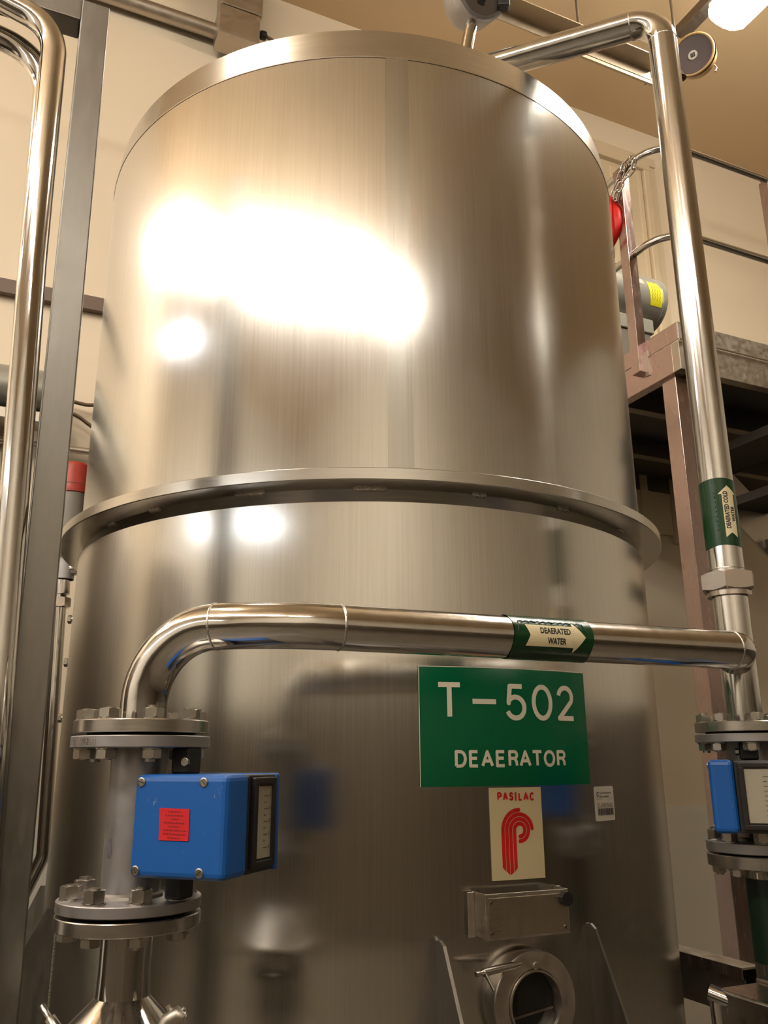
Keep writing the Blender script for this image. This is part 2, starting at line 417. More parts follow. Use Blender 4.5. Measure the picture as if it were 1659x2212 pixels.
seen = lamp('fluorescent_lamp', E0 - UD * .95 + ZD * 0, 1.9, .25, M_SEEN, 'bright white fluorescent batten at the top right corner beside the horn', group='fluorescent battens of the hall')
RH = [((-4.75, 1.25, 4.0), UD, 1.5, .40, 'warm ceiling batten left of the tank, nearest the back wall'), ((-4.35, -.35, 4.0), UD, 1.4, .40, 'warm ceiling batten left of the tank, second from the back wall'),
      ((-3.55, -1.45, 4.0), Vector((-.65, .76, 0)), 1.5, .34, 'warm ceiling batten behind the camera, turned diagonally'), ((-2.15, -2.5, 4.0), Vector((.85, -.5, 0)), 1.5, .28, 'warm ceiling batten behind the camera, second across'),
      ((-.55, -3.05, 4.0), Vector((1, -.1, 0)), 1.5, .20, 'warm ceiling batten straight behind the camera'), ((1.15, -3.3, 4.0), Vector((1, .05, 0)), 1.2, .13, 'warm ceiling batten behind the camera to the right'),
      ((-1.65, .75, 4.15), UD, 1.0, .25, 'warm ceiling batten overhead between camera and tank, on the left')]
for c_, ax_, ln_, wi_, lb_ in RH: lamp('fluorescent_lamp', Vector(c_) + ZD * ZC, ln_, wi_, M_OVER if 'overhead' in lb_ else (M_FRONT if 'behind the camera' in lb_ else M_WHITE), lb_, axis=ax_)
for (x, y, z, lb) in [(-4.3, .8, 3.0, 'cool white batten hung left of the tank, highest of the cool ones'), (-5.35, -1.6, 2.2, 'cool white batten hung low by the left wall'), (-3.85, -3.1, 2.2, 'cool white batten hung low, farthest from the back wall')]:
    lamp('fluorescent_lamp', Vector((x, y, ZC + z)), 1.2 if z > 2.5 else 2.0, .14, M_COOL, lb, axis=UD if z > 2.5 else Vector((-.7, .7, 0)))

# ------------------------------------------------------------------ the tank
TB = Vector((TX, TY, 0))
tank = thing('deaerator_tank', TB, 'large upright cylindrical stainless steel tank with a flange ring round its middle', 'tank')
zr0, zr1 = ZC + .548, ZC + .574; zsh = ZC + .516; zlo = ZC + 1.657; zhi = ZC + 1.751
def shell(name, z0, z1, m, nz, dents=(), n=256):
    vs = []; fs = []
    for j in range(nz + 1):
        z = z0 + (z1 - z0) * j / nz
        for i in range(n):
            ph = -PI + 2 * PI * i / n; r = TR
            for (dp, dz, sp, sz, dd) in dents: r += dd * math.exp(-((ph - dp) / sp) ** 2 - ((z - dz) / sz) ** 2)
            if dents: r += .0007 * noise.noise(Vector((ph * 2.2, z * 5, 3))) + .0006 * noise.noise(Vector((ph * 5, z * 1.2, 9)))
            vs.append(TP(ph, z, r))
    for j in range(nz):
        for i in range(n): fs.append((j * n + i, j * n + (i + 1) % n, (j + 1) * n + (i + 1) % n, (j + 1) * n + i))
    return MB().add(vs, fs, True).build(name, m, tank)
d1 = tphi(590, 2092); d2 = tphi(1372, 1992)
lower = shell('lower_shell', .42, zsh, M_TANK, 150, [(d1[0], d1[1], .035, .010, -.004), (d1[0] + .01, d1[1] + .012, .09, .03, .0015), (d2[0], d2[1], .02, .012, -.003), (d1[0] + .2, d1[1] + .04, .3, .05, .001)])
upper = shell('upper_shell', zr1 - .002, zlo, M_TANK, 60)
# knuckle between lower shell and flange ring, the ring itself, its welds
MB().lathe(TB, ZD, [(TR, zsh), (TR - .0135, zr0 + .001)], 256).build('shoulder_band', M_RIM, tank)
ring = MB().lathe(TB, ZD, [(.775, zr0), (.8512, zr0), (.8528, zr0 + .0016), (.8528, zr1 - .0016), (.8512, zr1), (.775, zr1)], 256).build('flange_ring', M_RIM, tank)
for px in (245, 335, 540, 800, 1035, 1215, 1335):
    ph, z = tphi(px, 1055 if 500 < px < 1100 else 1085, TR - .012); dphi = .022
    if px in (540, 800): dphi = .045
    b = MB(); b.tube([TP(ph + dphi * (k / 8 - .5) * 2, zr0 - .001, TR - .011 + .0005 * math.sin(k * 2.1)) for k in range(9)], [.0015] + [.0042 + .0006 * math.sin(k * 3.3) for k in range(7)] + [.0015], 8)
    b.build('weld_bead', M_WELD, ring, None)
MB().lathe(TB, ZD, [(TR + .001, zlo - .001), (TR + .001, zlo + .002), (.790, zhi), (.775, zhi), (.0, zhi + .0)], 256).build('rim_band', M_RIM, tank)
MB().lathe(TB, ZD, [(TR, .42), (.70, .32), (.45, .27), (.0, .25)], 96, sharp=False).build('bottom_dish', M_TANK, tank)
# ground vertical weld seams
def seam(name, pxl, pxr, py, z0, z1, R, m):
    a, _ = tphi(pxl, py); c, _ = tphi(pxr, py); b = MB(); n = 8; vs = []; fs = []; nz = 24
    for j in range(nz + 1):
        for i in range(n + 1): vs.append(TP(a + (c - a) * i / n, z0 + (z1 - z0) * j / nz, R))
    for j in range(nz):
        for i in range(n): fs.append((j * (n + 1) + i, j * (n + 1) + i + 1, (j + 1) * (n + 1) + i + 1, (j + 1) * (n + 1) + i))
    return b.add(vs, fs, True).build(name, m, tank)
seam('ground_seam', 836, 889, 600, zr1, zlo, TR + .0008, M_SEAM)
# radial gusset plates, legs
def gusset(ph, pts, name='gusset_plate', zb=.70, rb=None):
    tn = Ttan(ph); P0 = TP(ph, ZC); poly = []
    for (px, py) in pts:
        q = Pl(px, py, P0, tn); poly.append((((q - TB).dot(Trad(ph))), q.z))
    (r1, z1), (r2, z2) = poly[-2], poly[-1]; sl = (r2 - r1) / (z2 - z1); rb = r2 + sl * (zb - z2)
    full = [(TR - .003, poly[0][1] - .002)] + poly[1:] + [(rb, zb), (TR - .003, zb)]
    b = MB(); b.prism([TP(ph, z, r) - tn * .003 for r, z in full], tn * .006); b.build(name, M_POST, tank)
    MB().tube([TP(ph + .0055 * sgn, z, TR + .001) for sgn in (1,) for z in [poly[0][1] - .01 - .02 * k for k in range(30) if poly[0][1] - .01 - .02 * k > zb]], .0019, 8).build('weld_bead', M_WELD, tank)
    return rb
pa, za = tphi(945, 2040); pb, zb_ = tphi(1273, 2000); pc, zc_ = tphi(124, 1960)
gusset(pa, [(945, 2031), (951, 2031), (960, 2044), (998, 2212)])
gusset(pb, [(1271, 1994), (1277, 1994), (1287, 2006), (1358, 2212)])
gusset(pc, [(124, 1962), (103, 1962), (46, 2060)])
gusset(pc - (pb - pa), [(112, 1912), (88, 1913), (52, 1983)])
for pm in ((pa + pb) / 2, (pa + pb) / 2 - PI / 2, (pa + pb) / 2 + PI / 2, (pa + pb) / 2 + PI):
    MB().tube([TP(pm, 0, .98), TP(pm, .72, .98)], .05, 24).build('leg', M_POST, tank)
    MB().box(TP(pm, .70, .92), Trad(pm), Ttan(pm), ZD, .3, .36, .012).build('leg_plate', M_POST, tank)
# lugs on the far left of the shell
for (px, py) in ((149, 1338), (141, 1431), (128, 1551)):
    p = V(px, py, 2.42); d = Vector((1, .1, 0)).normalized(); b = MB()
    b.tube([p, p + d * .09], .008, 12); b.hexa(p - d * .002, d, .022, .010); b.build('lug', M_BOLT, tank)
# name plate box
ph0 = tphi(1132, 1980)[0]; n0, t0 = Trad(ph0), Ttan(ph0)
cface = TP(ph0, 0, TR + .045); fpl = lambda px, py: Pl(px, py, cface, n0)
a_, b_, c_, d_ = fpl(1050, 1937), fpl(1229, 1915), fpl(1229, 2013), fpl(1050, 2037)
zt = (a_.z + b_.z) / 2; zbm = (c_.z + d_.z) / 2; s0 = ((a_ + d_) / 2 - cface).dot(t0); s1 = ((b_ + c_) / 2 - cface).dot(t0)
def npt(s_, z, n_): p = TP(ph0, 0, TR) + t0 * s_ + n0 * n_; return Vector((p.x, p.y, z))
npb = thing('nameplate_box', npt((s0 + s1) / 2, zbm, .02), 'open topped steel nameplate box welded to the tank above the round port', 'nameplate')
b = MB(); T = .002
b.box(npt((s0 + s1) / 2, (zt + zbm) / 2, .044), t0, n0, ZD, s1 - s0, T, zt - zbm, .0006)
for sg in (s0 + T / 2, s1 - T / 2): b.box(npt(sg, (zt + zbm) / 2, .021), t0, n0, ZD, T, .046, zt - zbm)
b.box(npt((s0 + s1) / 2, zbm + T / 2, .021), t0, n0, ZD, s1 - s0, .046, T)
b.box(npt((s0 + s1) / 2, (zt + zbm) / 2 - .01, .003), t0, n0, ZD, s1 - s0, T, zt - zbm - .02)
b.build('box_body', M_GALV, npb)
for sg, w_ in ((s0 - .007, .014), (s1 + .006, .012)): MB().box(npt(sg, (zt + zbm) / 2, .004), t0, n0, ZD, w_, .0025, zt - zbm, .001).build('mounting_flange', M_GALV, npb)
pl_ = MB().box(npt((s0 + s1) / 2 + .001, (zt + zbm) / 2 - .001, .0458), t0, n0, ZD, s1 - s0 - .008, .0012, zt - zbm - .012, .0003).build('engraved_plate', metal('plate_steel', (.46, .40, .30), .36, .04, (40, 4, 4), bump=.04), npb)
for sx, sz in ((s0 + .011, zt - .014), (s0 + .011, zbm + .012), (s1 - .011, zbm + .012)):
    MB().lathe(npt(sx, sz, .0464), n0, [(.0035, 0), (.003, .0012), (0, .0014)], 12).build('rivet', M_DARKST, npb)
q = [ribbon([(0, 0), (L_, 0)], .0007)[0] for L_ in [.02]]
rows = []
for k in range(9):
    y_ = zt - .026 - k * .0072
    if y_ < zbm + .012: break
    x_ = s0 + .014
    rows += ribbon([(x_, y_), (x_ + .014 + .008 * random.random(), y_)], .0010)
printed('plate_lettering', rows, lambda s_, t_: npt(s_, t_, .04652), paint('faded_plate_print', s2l((84, 70, 52)), .6), npb)
kp = fpl(1217, 1940); kb = MB(); vs = []
for k in range(24):
    r = .0125 * (1 if k % 2 else .93); vs.append((r, 2 * PI * k / 24))
kz = [kp + (t0 * math.cos(a) + ZD * math.sin(a)) * r for r, a in vs]
kb.prism(kz, n0 * .014); kb.build('knob', M_BLACK, npb)
# round sight port
ps = tphi(1157, 2168)[0]; ns, ts = Trad(ps), Ttan(ps); pc_ = Pl(1158, 2170, TP(ps, 0, TR + .035), ns)
port_c = pc_ - ns * .035
port = MB().lathe(port_c, ns, [(.083, -.02), (.083, .014), (.0875, .016), (.0875, .033), (.086, .035), (.058, .035), (.057, .032), (.056, .039), (.053, .039), (.052, .032), (.052, -.02)], 72).build('port_nozzle', M_GALV, tank)
MB().lathe(port_c, ns, [(.052, .016), (0, .016)], 48).build('port_glass', paint('dark_port_glass', (.006, .006, .005), .06, .0, 3, .6), port)
MB().box(port_c + ns * .018 - ZD * .018, (ts + ZD * .12), ns, (ZD - ts * .12), .096, .003, .004).build('level_bar', M_DARKST, port)
MB().lathe(Pl(1158, 2086, port_c + ns * .035, ns), ns, [(.0068, -.001), (.0068, .0014), (.0055, .002), (0, .002)], 20).build('rivet', M_GALV, port)
hA = Pl(1028, 2105, port_c + ns * .045, ns); hB = Pl(1122, 2082, port_c + ns * .030, ns)
hd = MB(); hd.tube([hA, hA + (hB - hA) * .17], .0045, 12); hd.tube([hA + (hB - hA) * .17, hB], .0068, 16); hd.build('latch_rod', M_BOLT, port)
MB().tube([Pl(1049, 2104, port_c + ns * .05, ns), Pl(1067, 2140, port_c + ns * .06, ns)], .003, 10).build('cross_pin', M_BOLT, port)

# ------------------------------------------------------------------ added dark vessels out of view, to darken the tank's left reflections
def vessel(x, y, lb):
    nv = thing('added_dark_vessel', Vector((x, y, 0)), lb, 'vessel', 'added dark vessels by the left wall')
    MB().lathe(Vector((x, y, 0)), ZD, [(0, .45), (.35, .5), (.56, .62), (.56, 2.35), (.50, 2.47), (.3, 2.56), (0, 2.6)], 64, sharp=False).build('vessel_shell', M_DARKST, nv)
    for k in range(4): a_v = k * PI / 2; p = Vector((x + .45 * math.cos(a_v), y + .45 * math.sin(a_v), 0)); MB().tube([p, p + ZD * .7], .03, 12).build('leg', M_DARKST, nv)
vessel(-2.2, 2.5, 'added dark steel vessel nearest the back wall, out of view, mirrored at the left edge of the tank')
vessel(-2.75, 1.1, 'added dark steel vessel farther from the back wall, out of view left of the bent tubes')
# ------------------------------------------------------------------ signs on the tank
def tmap(e): return lambda s_, t_: TP(s_ / TR, t_, TR + e)
def tpx(px, py): ph, z = tphi(px, py); return ph * TR, z
def sheet(name, s0, s1, z0, z1, th, m, label, cat, rnd=0.0):
    t = thing(name, TP((s0 + s1) / 2 / TR, z0, TR + .001), label, cat)
    b = MB(); n = 24; vs = []; fs = []
    cols = [s0 + (s1 - s0) * i / n for i in range(n + 1)]
    for e in (.0004, th):
        for s_ in cols:
            cut = 0
            if rnd:
                dd = min(s_ - s0, s1 - s_)
                if dd < rnd: cut = rnd - math.sqrt(max(0, rnd * rnd - (rnd - dd) ** 2))
            vs += [TP(s_ / TR, z0 + cut, TR + e), TP(s_ / TR, z1 - cut, TR + e)]
    m_ = 2 * (n + 1)
    for i in range(n):
        a = 2 * i; fs += [(m_ + a, m_ + a + 2, m_ + a + 3, m_ + a + 1), (a, a + 1, a + 3, a + 2), (a, a + 2, m_ + a + 2, m_ + a), (a + 1, m_ + a + 1, m_ + a + 3, a + 3)]
    fs += [(0, m_, m_ + 1, 1), (m_ - 2, m_ - 1, 2 * m_ - 1, 2 * m_ - 2)]
    b.add(vs, fs); b.build('panel', m, t); return t
s_l = (tpx(903, 1439)[0] + tpx(906, 1699)[0]) / 2; s_r = (tpx(1258, 1453)[0] + tpx(1273, 1695)[0]) / 2
z_t = (tpx(903, 1439)[1] + tpx(1258, 1453)[1]) / 2; z_b = (tpx(906, 1699)[1] + tpx(1273, 1695)[1]) / 2
sg = sheet('equipment_sign', s_l, s_r, z_b, z_t, .0022, M_GREEN, 'large green rectangular sign reading T-502 DEAERATOR on the tank', 'sign')
edge = [ribbon([(s_l + .001, z_b), (s_l + .001, z_t)], .0014)[0], ribbon([(s_l, z_t - .0006), (s_r, z_t - .0006)], .0012)[0]]
printed('bevel_edge', edge, tmap(.0025), M_SIGNW, sg, 0, .02)
def letters(chars, sw, e, m, par, name):
    out = []
    for ch, xl, xr, yt, yb in chars:
        a, zt_ = tpx(xl, yt); c, zb2 = tpx(xr, yb); _, zb1 = tpx(xl, yb); _, zt2 = tpx(xr, yt)
        out = []
        if ch == '-': zz = (zt_ + zb1) / 2; out += ribbon([(a, zz), (c, zz)], sw)
        elif ch == 'I': out += ribbon([((a + c) / 2, (zb1 + zb2) / 2), ((a + c) / 2, (zt_ + zt2) / 2)], sw)
        else: out += glyph(ch, a, (zb1 + zb2) / 2, c - a, (zt_ + zt2) / 2 - (zb1 + zb2) / 2, sw)
        printed('letter', out, tmap(e), m, par, 0, .012)
letters([('T', 940.3, 999.6, 1473.6, 1553.7), ('-', 1019.5, 1070.5, 1510, 1520), ('5', 1088.5, 1138.5, 1477.5, 1556.7), ('0', 1145, 1193.6, 1479.2, 1557), ('2', 1198.5, 1241, 1481.5, 1557.2)], .0098, .0026, M_SIGNW, sg, 'number_lettering')
dx = [(981, 1008.5), (1011.5, 1034.5), (1037.5, 1066), (1069, 1092), (1096, 1119.5), (1119.5, 1147), (1146, 1172), (1172, 1198.5), (1200, 1221.5)]
letters([(ch, a, b, 1620.2, 1658.3 - i * .25) for i, (ch, (a, b)) in enumerate(zip('DEAERATOR', dx))], .0060, .0026, M_SIGNW, sg, 'name_lettering')
# maker's sign
c_l = (tpx(1056, 1701)[0] + tpx(1063, 1903)[0]) / 2; c_r = (tpx(1167, 1700)[0] + tpx(1176.5, 1896)[0]) / 2
cs = sheet('company_sign', c_l, c_r, tpx(1063, 1903)[1], tpx(1056, 1702)[1], .0018, M_CREAM, 'small cream sign reading PASILAC with a red striped letter p emblem, under the green sign', 'sign')
px_ = [(1072.5, 1083.5), (1084.5, 1096.5), (1098, 1108.5), (1110, 1115), (1118, 1127.5), (1128.5, 1141), (1142, 1154)]
letters([(ch, a, b, 1711, 1729.4) for ch, (a, b) in zip('PASILAC', px_)], .0036, .0021, M_PRED, cs, 'company_lettering')
ex, ez = tpx(1121.4, 1792.7); U_ = (tpx(1121.4, 1760)[1] - tpx(1121.4, 1825)[1]) / 65 / 3.318     # metres per crop pixel
out = []
zbts = {46: (1580, 1600), 80: (1600, 1612), 113: (1612, 1596), 146: (1575, 1552)}
for R_, a0 in ((46, -95), (80, -97), (113, 0), (146, 88)):
    W_ = 29.5; pts = [(ex + R_ * U_ * math.cos(math.radians(t)), ez + R_ * U_ * math.sin(math.radians(t))) for t in [a0 + (180 - a0) * k / 40 for k in range(41)]]
    zb1 = ez - (1560 - 1303) * U_; pts.append((ex - R_ * U_, zb1)); out += ribbon(pts, W_ * U_)
    xo, xi = ex - (R_ + W_ / 2) * U_, ex - (R_ - W_ / 2) * U_; yo, yi = {46: (1600, 1572), 80: (1618, 1600), 113: (1592, 1618), 146: (1563, 1592)}[R_]
    out.append([(xo, zb1), (xi, zb1), (xi, ez - (yi - 1303) * U_), (xo, ez - (yo - 1303) * U_)])
printed('emblem', out, tmap(.0021), M_PRED, cs, 0, .012)
# asset label
al, ar = tpx(1284, 1735)[0], tpx(1326, 1735)[0]; at_, ab = tpx(1305, 1698.5)[1], tpx(1305, 1773)[1]
st = sheet('asset_label', al, ar, ab, at_, .0006, M_STICK, 'small white barcode sticker on the tank right of the cream sign', 'label', .003)
w_, h_ = ar - al, at_ - ab
X = lambda f: al + w_ * f
Z_ = lambda f: at_ - h_ * f
tm = tmap(.0010)
printed('emblem', ribbon([(X(.17) + .0032 * math.cos(a), Z_(.225) + .0038 * math.sin(a)) for a in [.3 + k * 5.6 / 20 for k in range(21)]], .0016), tm, M_BINK, st)
printed('auction_lettering', place_type('GoIndustry', X(.28), Z_(.21), w_ * .58, h_ * .052, .02) + place_type('DoveBid', X(.28), Z_(.32), w_ * .44, h_ * .052, .02), tm, M_INK, st)
printed('rule_line', ribbon([(X(.12), Z_(.375)), (X(.9), Z_(.375))], .0005), tm, M_DIALD, st)
o_ = []
for i, ch in enumerate('EU490542'): o_ += glyph(ch, X(.13 + i * .099), Z_(.615), w_ * .08, h_ * .125, .0007)
printed('number_lettering', o_, tm, M_INK, st)
o_ = []; xx = .13; random.seed(4)
while xx < .9:
    ww = random.choice((.012, .012, .024, .036)); o_.append([(X(xx), Z_(.84)), (X(xx + ww), Z_(.84)), (X(xx + ww), Z_(.64)), (X(xx), Z_(.64))]); xx += ww + random.choice((.010, .010, .02))
printed('barcode', o_, tm, M_INK, st)

# ------------------------------------------------------------------ flanges and bolts
bolt_cache = {}
def flange_bolts(par, c, ax, pcd, n, af, hh, side, off, phase, stub=True, label=None):
    """hex heads round a flange face; side=+1 above (along ax), -1 below"""
    a, b = frame(ax, (1, 0, 0)) if abs(ax.z) > .5 else frame(ax)
    for k in range(n):
        th = phase + 2 * PI * k / n; p = c + ax * off + (a * math.cos(th) + b * math.sin(th)) * pcd / 2
        d = ax * side; key = (round(af, 4), round(hh, 4), side, stub, k % 3)
        if key not in bolt_cache:
            m = MB(); m.lathe(p, d, [(af * .60, 0), (af * .60, .0022), (0, .0022)], 20, smooth=False); m.hexa(p + d * .0022, d, af, hh, ref=(math.cos(k % 3 * .37), math.sin(k % 3 * .37), 0))
            if stub: m.tube([p + d * (hh + .001), p + d * (hh + .0022 + (.004 if k % 3 == 0 else .0015))], af * .30, 14)
            o = m.build('bolt', M_BOLT, par, origin=p); bolt_cache[key] = o
        else: o = copyobj(bolt_cache[key], par, p)
def disc(par, c, R, z0, z1, m, name='flange', hole=.034, parent2=None):
    e = .0012
    return MB().lathe(Vector((c.x, c.y, 0)), ZD, [(hole, z0), (R - e, z0), (R, z0 + e), (R, z1 - e), (R - e, z1), (hole, z1)], 64).build(name, m, par)
# ------------------------------------------------------------------ left flow meter and its pipework
YM = 1.31; mu = V(307, 1580, YM); ml = V(277, 1990, YM); AX = Vector(((mu.x + ml.x) / 2, YM, 0)); RP = .0355
def zat(px, py, y): return V(px, py, y).z
yf = YM - .1
zu = [zat(308, y_, yf) for y_ in (1551, 1580, 1587, 1614)]      # four faces of the upper pair, top to bottom
zl = [zat(276, y_, yf) for y_ in (1961, 1988, 1997, 2030)]
def meter(AX, zu, zl, box_near, m_dir, l_len, w_len, box_z0, box_z1, label, tube_r=.0415, wfrac=.40):
    t = thing('flow_meter', Vector((AX.x, AX.y, zl[1])), label, 'flow meter', 'blue flow meters on the water pipes')
    MB().lathe(AX, ZD, [(tube_r, zl[0] - .001), (tube_r, zu[3] + .001)], 48).build('metering_tube', M_CAST, t)
    MB().lathe(AX, ZD, [(tube_r + .0045, zl[0]), (tube_r + .003, zl[0] + .004), (tube_r, zl[0] + .007)], 48).build('weld_collar', M_GBODY, t)
    fu = disc(t, AX, .1005, zu[3], zu[2], M_CAST); fl = disc(t, AX, .1, zl[1], zl[0], M_CAST)
    flange_bolts(fu, Vector((AX.x, AX.y, zu[3])), ZD, .160, 8, .026, .013, -1, 0, PI / 8 + .05)
    flange_bolts(fl, Vector((AX.x, AX.y, zl[0])), ZD, .160, 8, .027, .017, 1, 0, PI / 8 + .05)
    m = m_dir.normalized(); l = Vector((-m.y, m.x, 0))          # l: along the screwed cover, m: along the window side
    zc = (box_z0 + box_z1) / 2; hz = box_z1 - box_z0; bp = lambda a, b_, z: Vector((box_near.x, box_near.y, 0)) + l * a + m * b_ + ZD * z
    wb = w_len * wfrac
    cov = MB().box(bp(l_len / 2, wb / 2, zc), l, m, ZD, l_len, wb, hz, .009).build('housing_cover', M_BLUEC, t)
    MB().box(bp(l_len / 2, (wb + w_len * .92) / 2, zc), l, m, ZD, l_len - .004, w_len * .92 - wb, hz - .003, .003).build('housing_body', M_BLACK, t)
    MB().box(bp(l_len / 2, w_len * .955, zc), l, m, ZD, l_len, w_len * .08, hz, .004).build('housing_back', M_BLUE, t)
    # indicator window on the side whose normal is -l
    nrm = -l; w0, w1 = wb + w_len * .11, w_len * .80; z0, z1 = box_z0 + hz * .15, box_z1 - hz * .13
    fr = MB(); T = .010
    wc = (w0 + w1) / 2; zc2 = (z0 + z1) / 2
    fr.box(bp(-.001, wc, z1 + T / 2 + .002), m, l, ZD, w1 - w0 + 2 * T, .008, T, .002); fr.box(bp(-.001, wc, z0 - T / 2 - .002), m, l, ZD, w1 - w0 + 2 * T, .008, T, .002)
    fr.box(bp(-.001, w0 - T / 2, zc2), m, l, ZD, T, .008, z1 - z0 + T, .002); fr.box(bp(-.001, w1 + T / 2, zc2), m, l, ZD, T, .008, z1 - z0 + T, .002)
    wf = fr.build('window_frame', M_BLACK, t)
    dl = MB(); n = 12; vs = []; fs = []
    for k in range(n + 1):
        f_ = k / n; x = w0 + (w1 - w0) * f_
        dep = -.0012 - .0 * math.sin(PI * f_)
        vs += [bp(dep, x, z0), bp(dep, x, z1)]
    for k in range(n): fs.append((2 * k, 2 * k + 2, 2 * k + 3, 2 * k + 1))
    dl.add(vs, fs, True); dl.build('dial', M_DIAL, wf)
    mk = []
    for k in range(9):
        zz = z0 + (z1 - z0) * (.14 + .09 * k); xm = w0 + (w1 - w0) * .5
        mk += ribbon([(xm, zz), (xm + .006 + .006 * (k % 2 == 0), zz)], .0012)
        if k % 2 == 0: mk += glyph('0', xm + .015, zz - .002, .0035, .005, .0009)
    printed('dial_marks', mk, lambda s_, t_: bp(-.0016, s_, t_), M_DIALD, wf)
    MB().box(bp(-.0045, wc, zc2), m, l, ZD, w1 - w0 + .004, .0015, z1 - z0 + .004).build('window_pane', M_GLASS, wf)
    # screws of the cover (normal -m)
    for a, z in ((.010, box_z0 + .010), (.010, box_z1 - .010), (l_len - .012, box_z0 + .010), (l_len - .012, box_z1 - .010)):
        a2 = a if a > .05 else .037
        p = bp(a2, -.0005, z); sc_ = MB().lathe(p, -m, [(.0062, .0), (.0062, .0008), (.0047, .0012), (0, .0012)], 18).build('screw', M_BOLT, cov)
        MB().box(p - m * .0014, (l + ZD * random.choice((-1, 1, .3))).normalized(), m, ZD, .0085, .0004, .0012).build('screw_slot', M_BLACK, sc_)
    for zz in ((box_z1 + zu[3]) / 2, (box_z0 + zl[0]) / 2):
        pass
    stub = bp(l_len * .78, w_len * .5, 0)
    MB().box(stub + ZD * ((box_z1 + zu[3]) / 2), l, m, ZD, .030, .034, zu[3] - box_z1 + .002, .004).build('housing_bracket', M_BLACK, t)
    MB().box(stub + ZD * ((box_z0 + zl[0]) / 2 + .002), l, m, ZD, .028, .032, abs(box_z0 - zl[0]) + .002, .004).build('housing_bracket', M_BLACK, t)
    q = bp(l_len * .7, w_len * .5 - .018, box_z1 + (zu[3] - box_z1) * .45)
    MB().hexa(q, -m, .011, .006).build('bracket_screw', M_BOLT, t)
    return t, bp, cov
near = V(489, 1790, 1.168); bz1 = zat(489, 1673, 1.168); bz0 = zat(489, 1907, 1.168)
mdir = Vector((math.sin(math.radians(20)), math.cos(math.radians(20)), 0))
fm1, bp1, cov1 = meter(AX, zu, zl, near, mdir, .147, .152, bz0, bz1, 'blue flow meter with a red warning label on the pipe left of the tank')
# warning label on the screwed cover
lab = lambda px, py: Pl(px, py, near - mdir * .0005, mdir)
l1 = Vector((-mdir.y, mdir.x, 0)); Lc = [lab(346, 1745), lab(410, 1748), lab(407, 1817), lab(343, 1815)]
MB().prism([p - mdir * .0006 for p in Lc], mdir * .0008).build('warning_label', M_RED, cov1)
rows = []
for k, (a, b) in enumerate([(.3, .7), (.2, .85), (.4, .65), (.15, .88), (.3, .7), (.15, .9), (.15, .88), (.3, .7)]):
    y_ = .08 + k * .115; w_ = (Lc[1] - Lc[0]); h_ = (Lc[3] - Lc[0]); xs = a
    while xs < b - .03:
        e_ = xs + .05 + .05 * random.random(); rows.append([(xs, y_), (min(e_, b), y_), (min(e_, b), y_ + .038), (xs, y_ + .038)]); xs = e_ + .025
printed('warning_print', rows, lambda s_, t_: Lc[0] - mdir * .0010 + w_ * s_ + h_ * t_, M_LRED, cov1)
st_a = V(231, 1835, YM - .04)
def tubemap(s_, t_):
    a = math.radians(-38) + s_ / .0415; return Vector((AX.x + .0418 * math.sin(a), AX.y - .0418 * math.cos(a), st_a.z + t_))
printed('stain', [[(-.003, -.012), (.004, -.013), (.0065, -.006), (.005, .004), (.003, .014), (-.001, .013), (-.003, .002)]], tubemap, paint('dark_stain', (.09, .08, .09), .6), fm1)
# raised foundry number on the grey flanges
def rimtext(txt, AX, R, ang0, dang, zc, h, par, m):
    tr, W = typeset(txt, .0)
    def mp(s_, t_):
        a = ang0 + dang * s_ / W; return Vector((AX.x + (R + .0006) * math.sin(a), AX.y - (R + .0006) * math.cos(a), zc - h / 2 + t_ * h))
    printed('cast_number', strips(tr, 0, W / 30), mp, m, par)
M_STAMP = metal('stamped_number_steel', (.62, .58, .54), .3, .1)
rimtext('171992 B', AX, .1005, math.radians(-52), math.radians(30), (zu[2] + zu[3]) / 2, .009, fm1, M_STAMP)
rimtext('A 182', AX, .1, math.radians(-62), math.radians(14), (zl[0] + zl[1]) / 2, .009, fm1, M_STAMP)

# upper pipe: flange, elbow, second bend, long run to the right, end elbow
DZ = ZC + .198
pS = Vector((AX.x, AX.y, zu[1])); cor1 = Vector((AX.x, AX.y, DZ)); pB = V(600, 1349, 1.262); pB.z = DZ; pE = V(1545, 1401, 1.59); pE.z = DZ
w2 = (pE - pB).normalized(); VX = V(1590, 1400, 1.745).x; vert = Vector((VX, 1.745, 0))
cor3 = pE + w2 * .052; join = Vector((VX, 1.745 - RP * .6, DZ))
path = fillet([pS, cor1, pB, cor3, Vector((VX - .004, 1.745, DZ))], [.112, .30, .036], 14)
dp = thing('deaerated_water_pipe', pS, 'polished horizontal steel pipe crossing in front of the tank with elbows at both ends', 'pipe')
i1 = 16; L_all = path
MB().tube(path[:16], RP, 40).build('elbow', M_ELBOW, dp)
MB().tube(path[15:31], RP, 40, cap=False).build('bend', M_ELBOW, dp)
MB().tube(path[30:32], RP, 40, cap=False).build('straight_run', M_PIPE, dp)
MB().tube(path[31:], RP, 40).build('end_elbow', M_ELBOW, dp)
for i in (15, 30, 31):
    d = (path[i] - path[i - 1]).normalized(); p = path[i]
    MB().lathe(p, d, [(RP, -.002), (RP + .0009, -.0012), (RP + .0012, 0), (RP + .0009, .0012), (RP, .002)], 40, sharp=False).build('weld_bead', M_WELD, dp)
fl_u = disc(dp, AX, .0985, zu[1], zu[0], M_FLANGE)
flange_bolts(fl_u, Vector((AX.x, AX.y, zu[0])), ZD, .160, 8, .027, .013, 1, 0, PI / 8 + .05)
MB().lathe(AX, ZD, [(.02, zu[2]), (.079, zu[2]), (.079, zu[1]), (.02, zu[1])], 48).build('gasket', M_GASKET, dp)
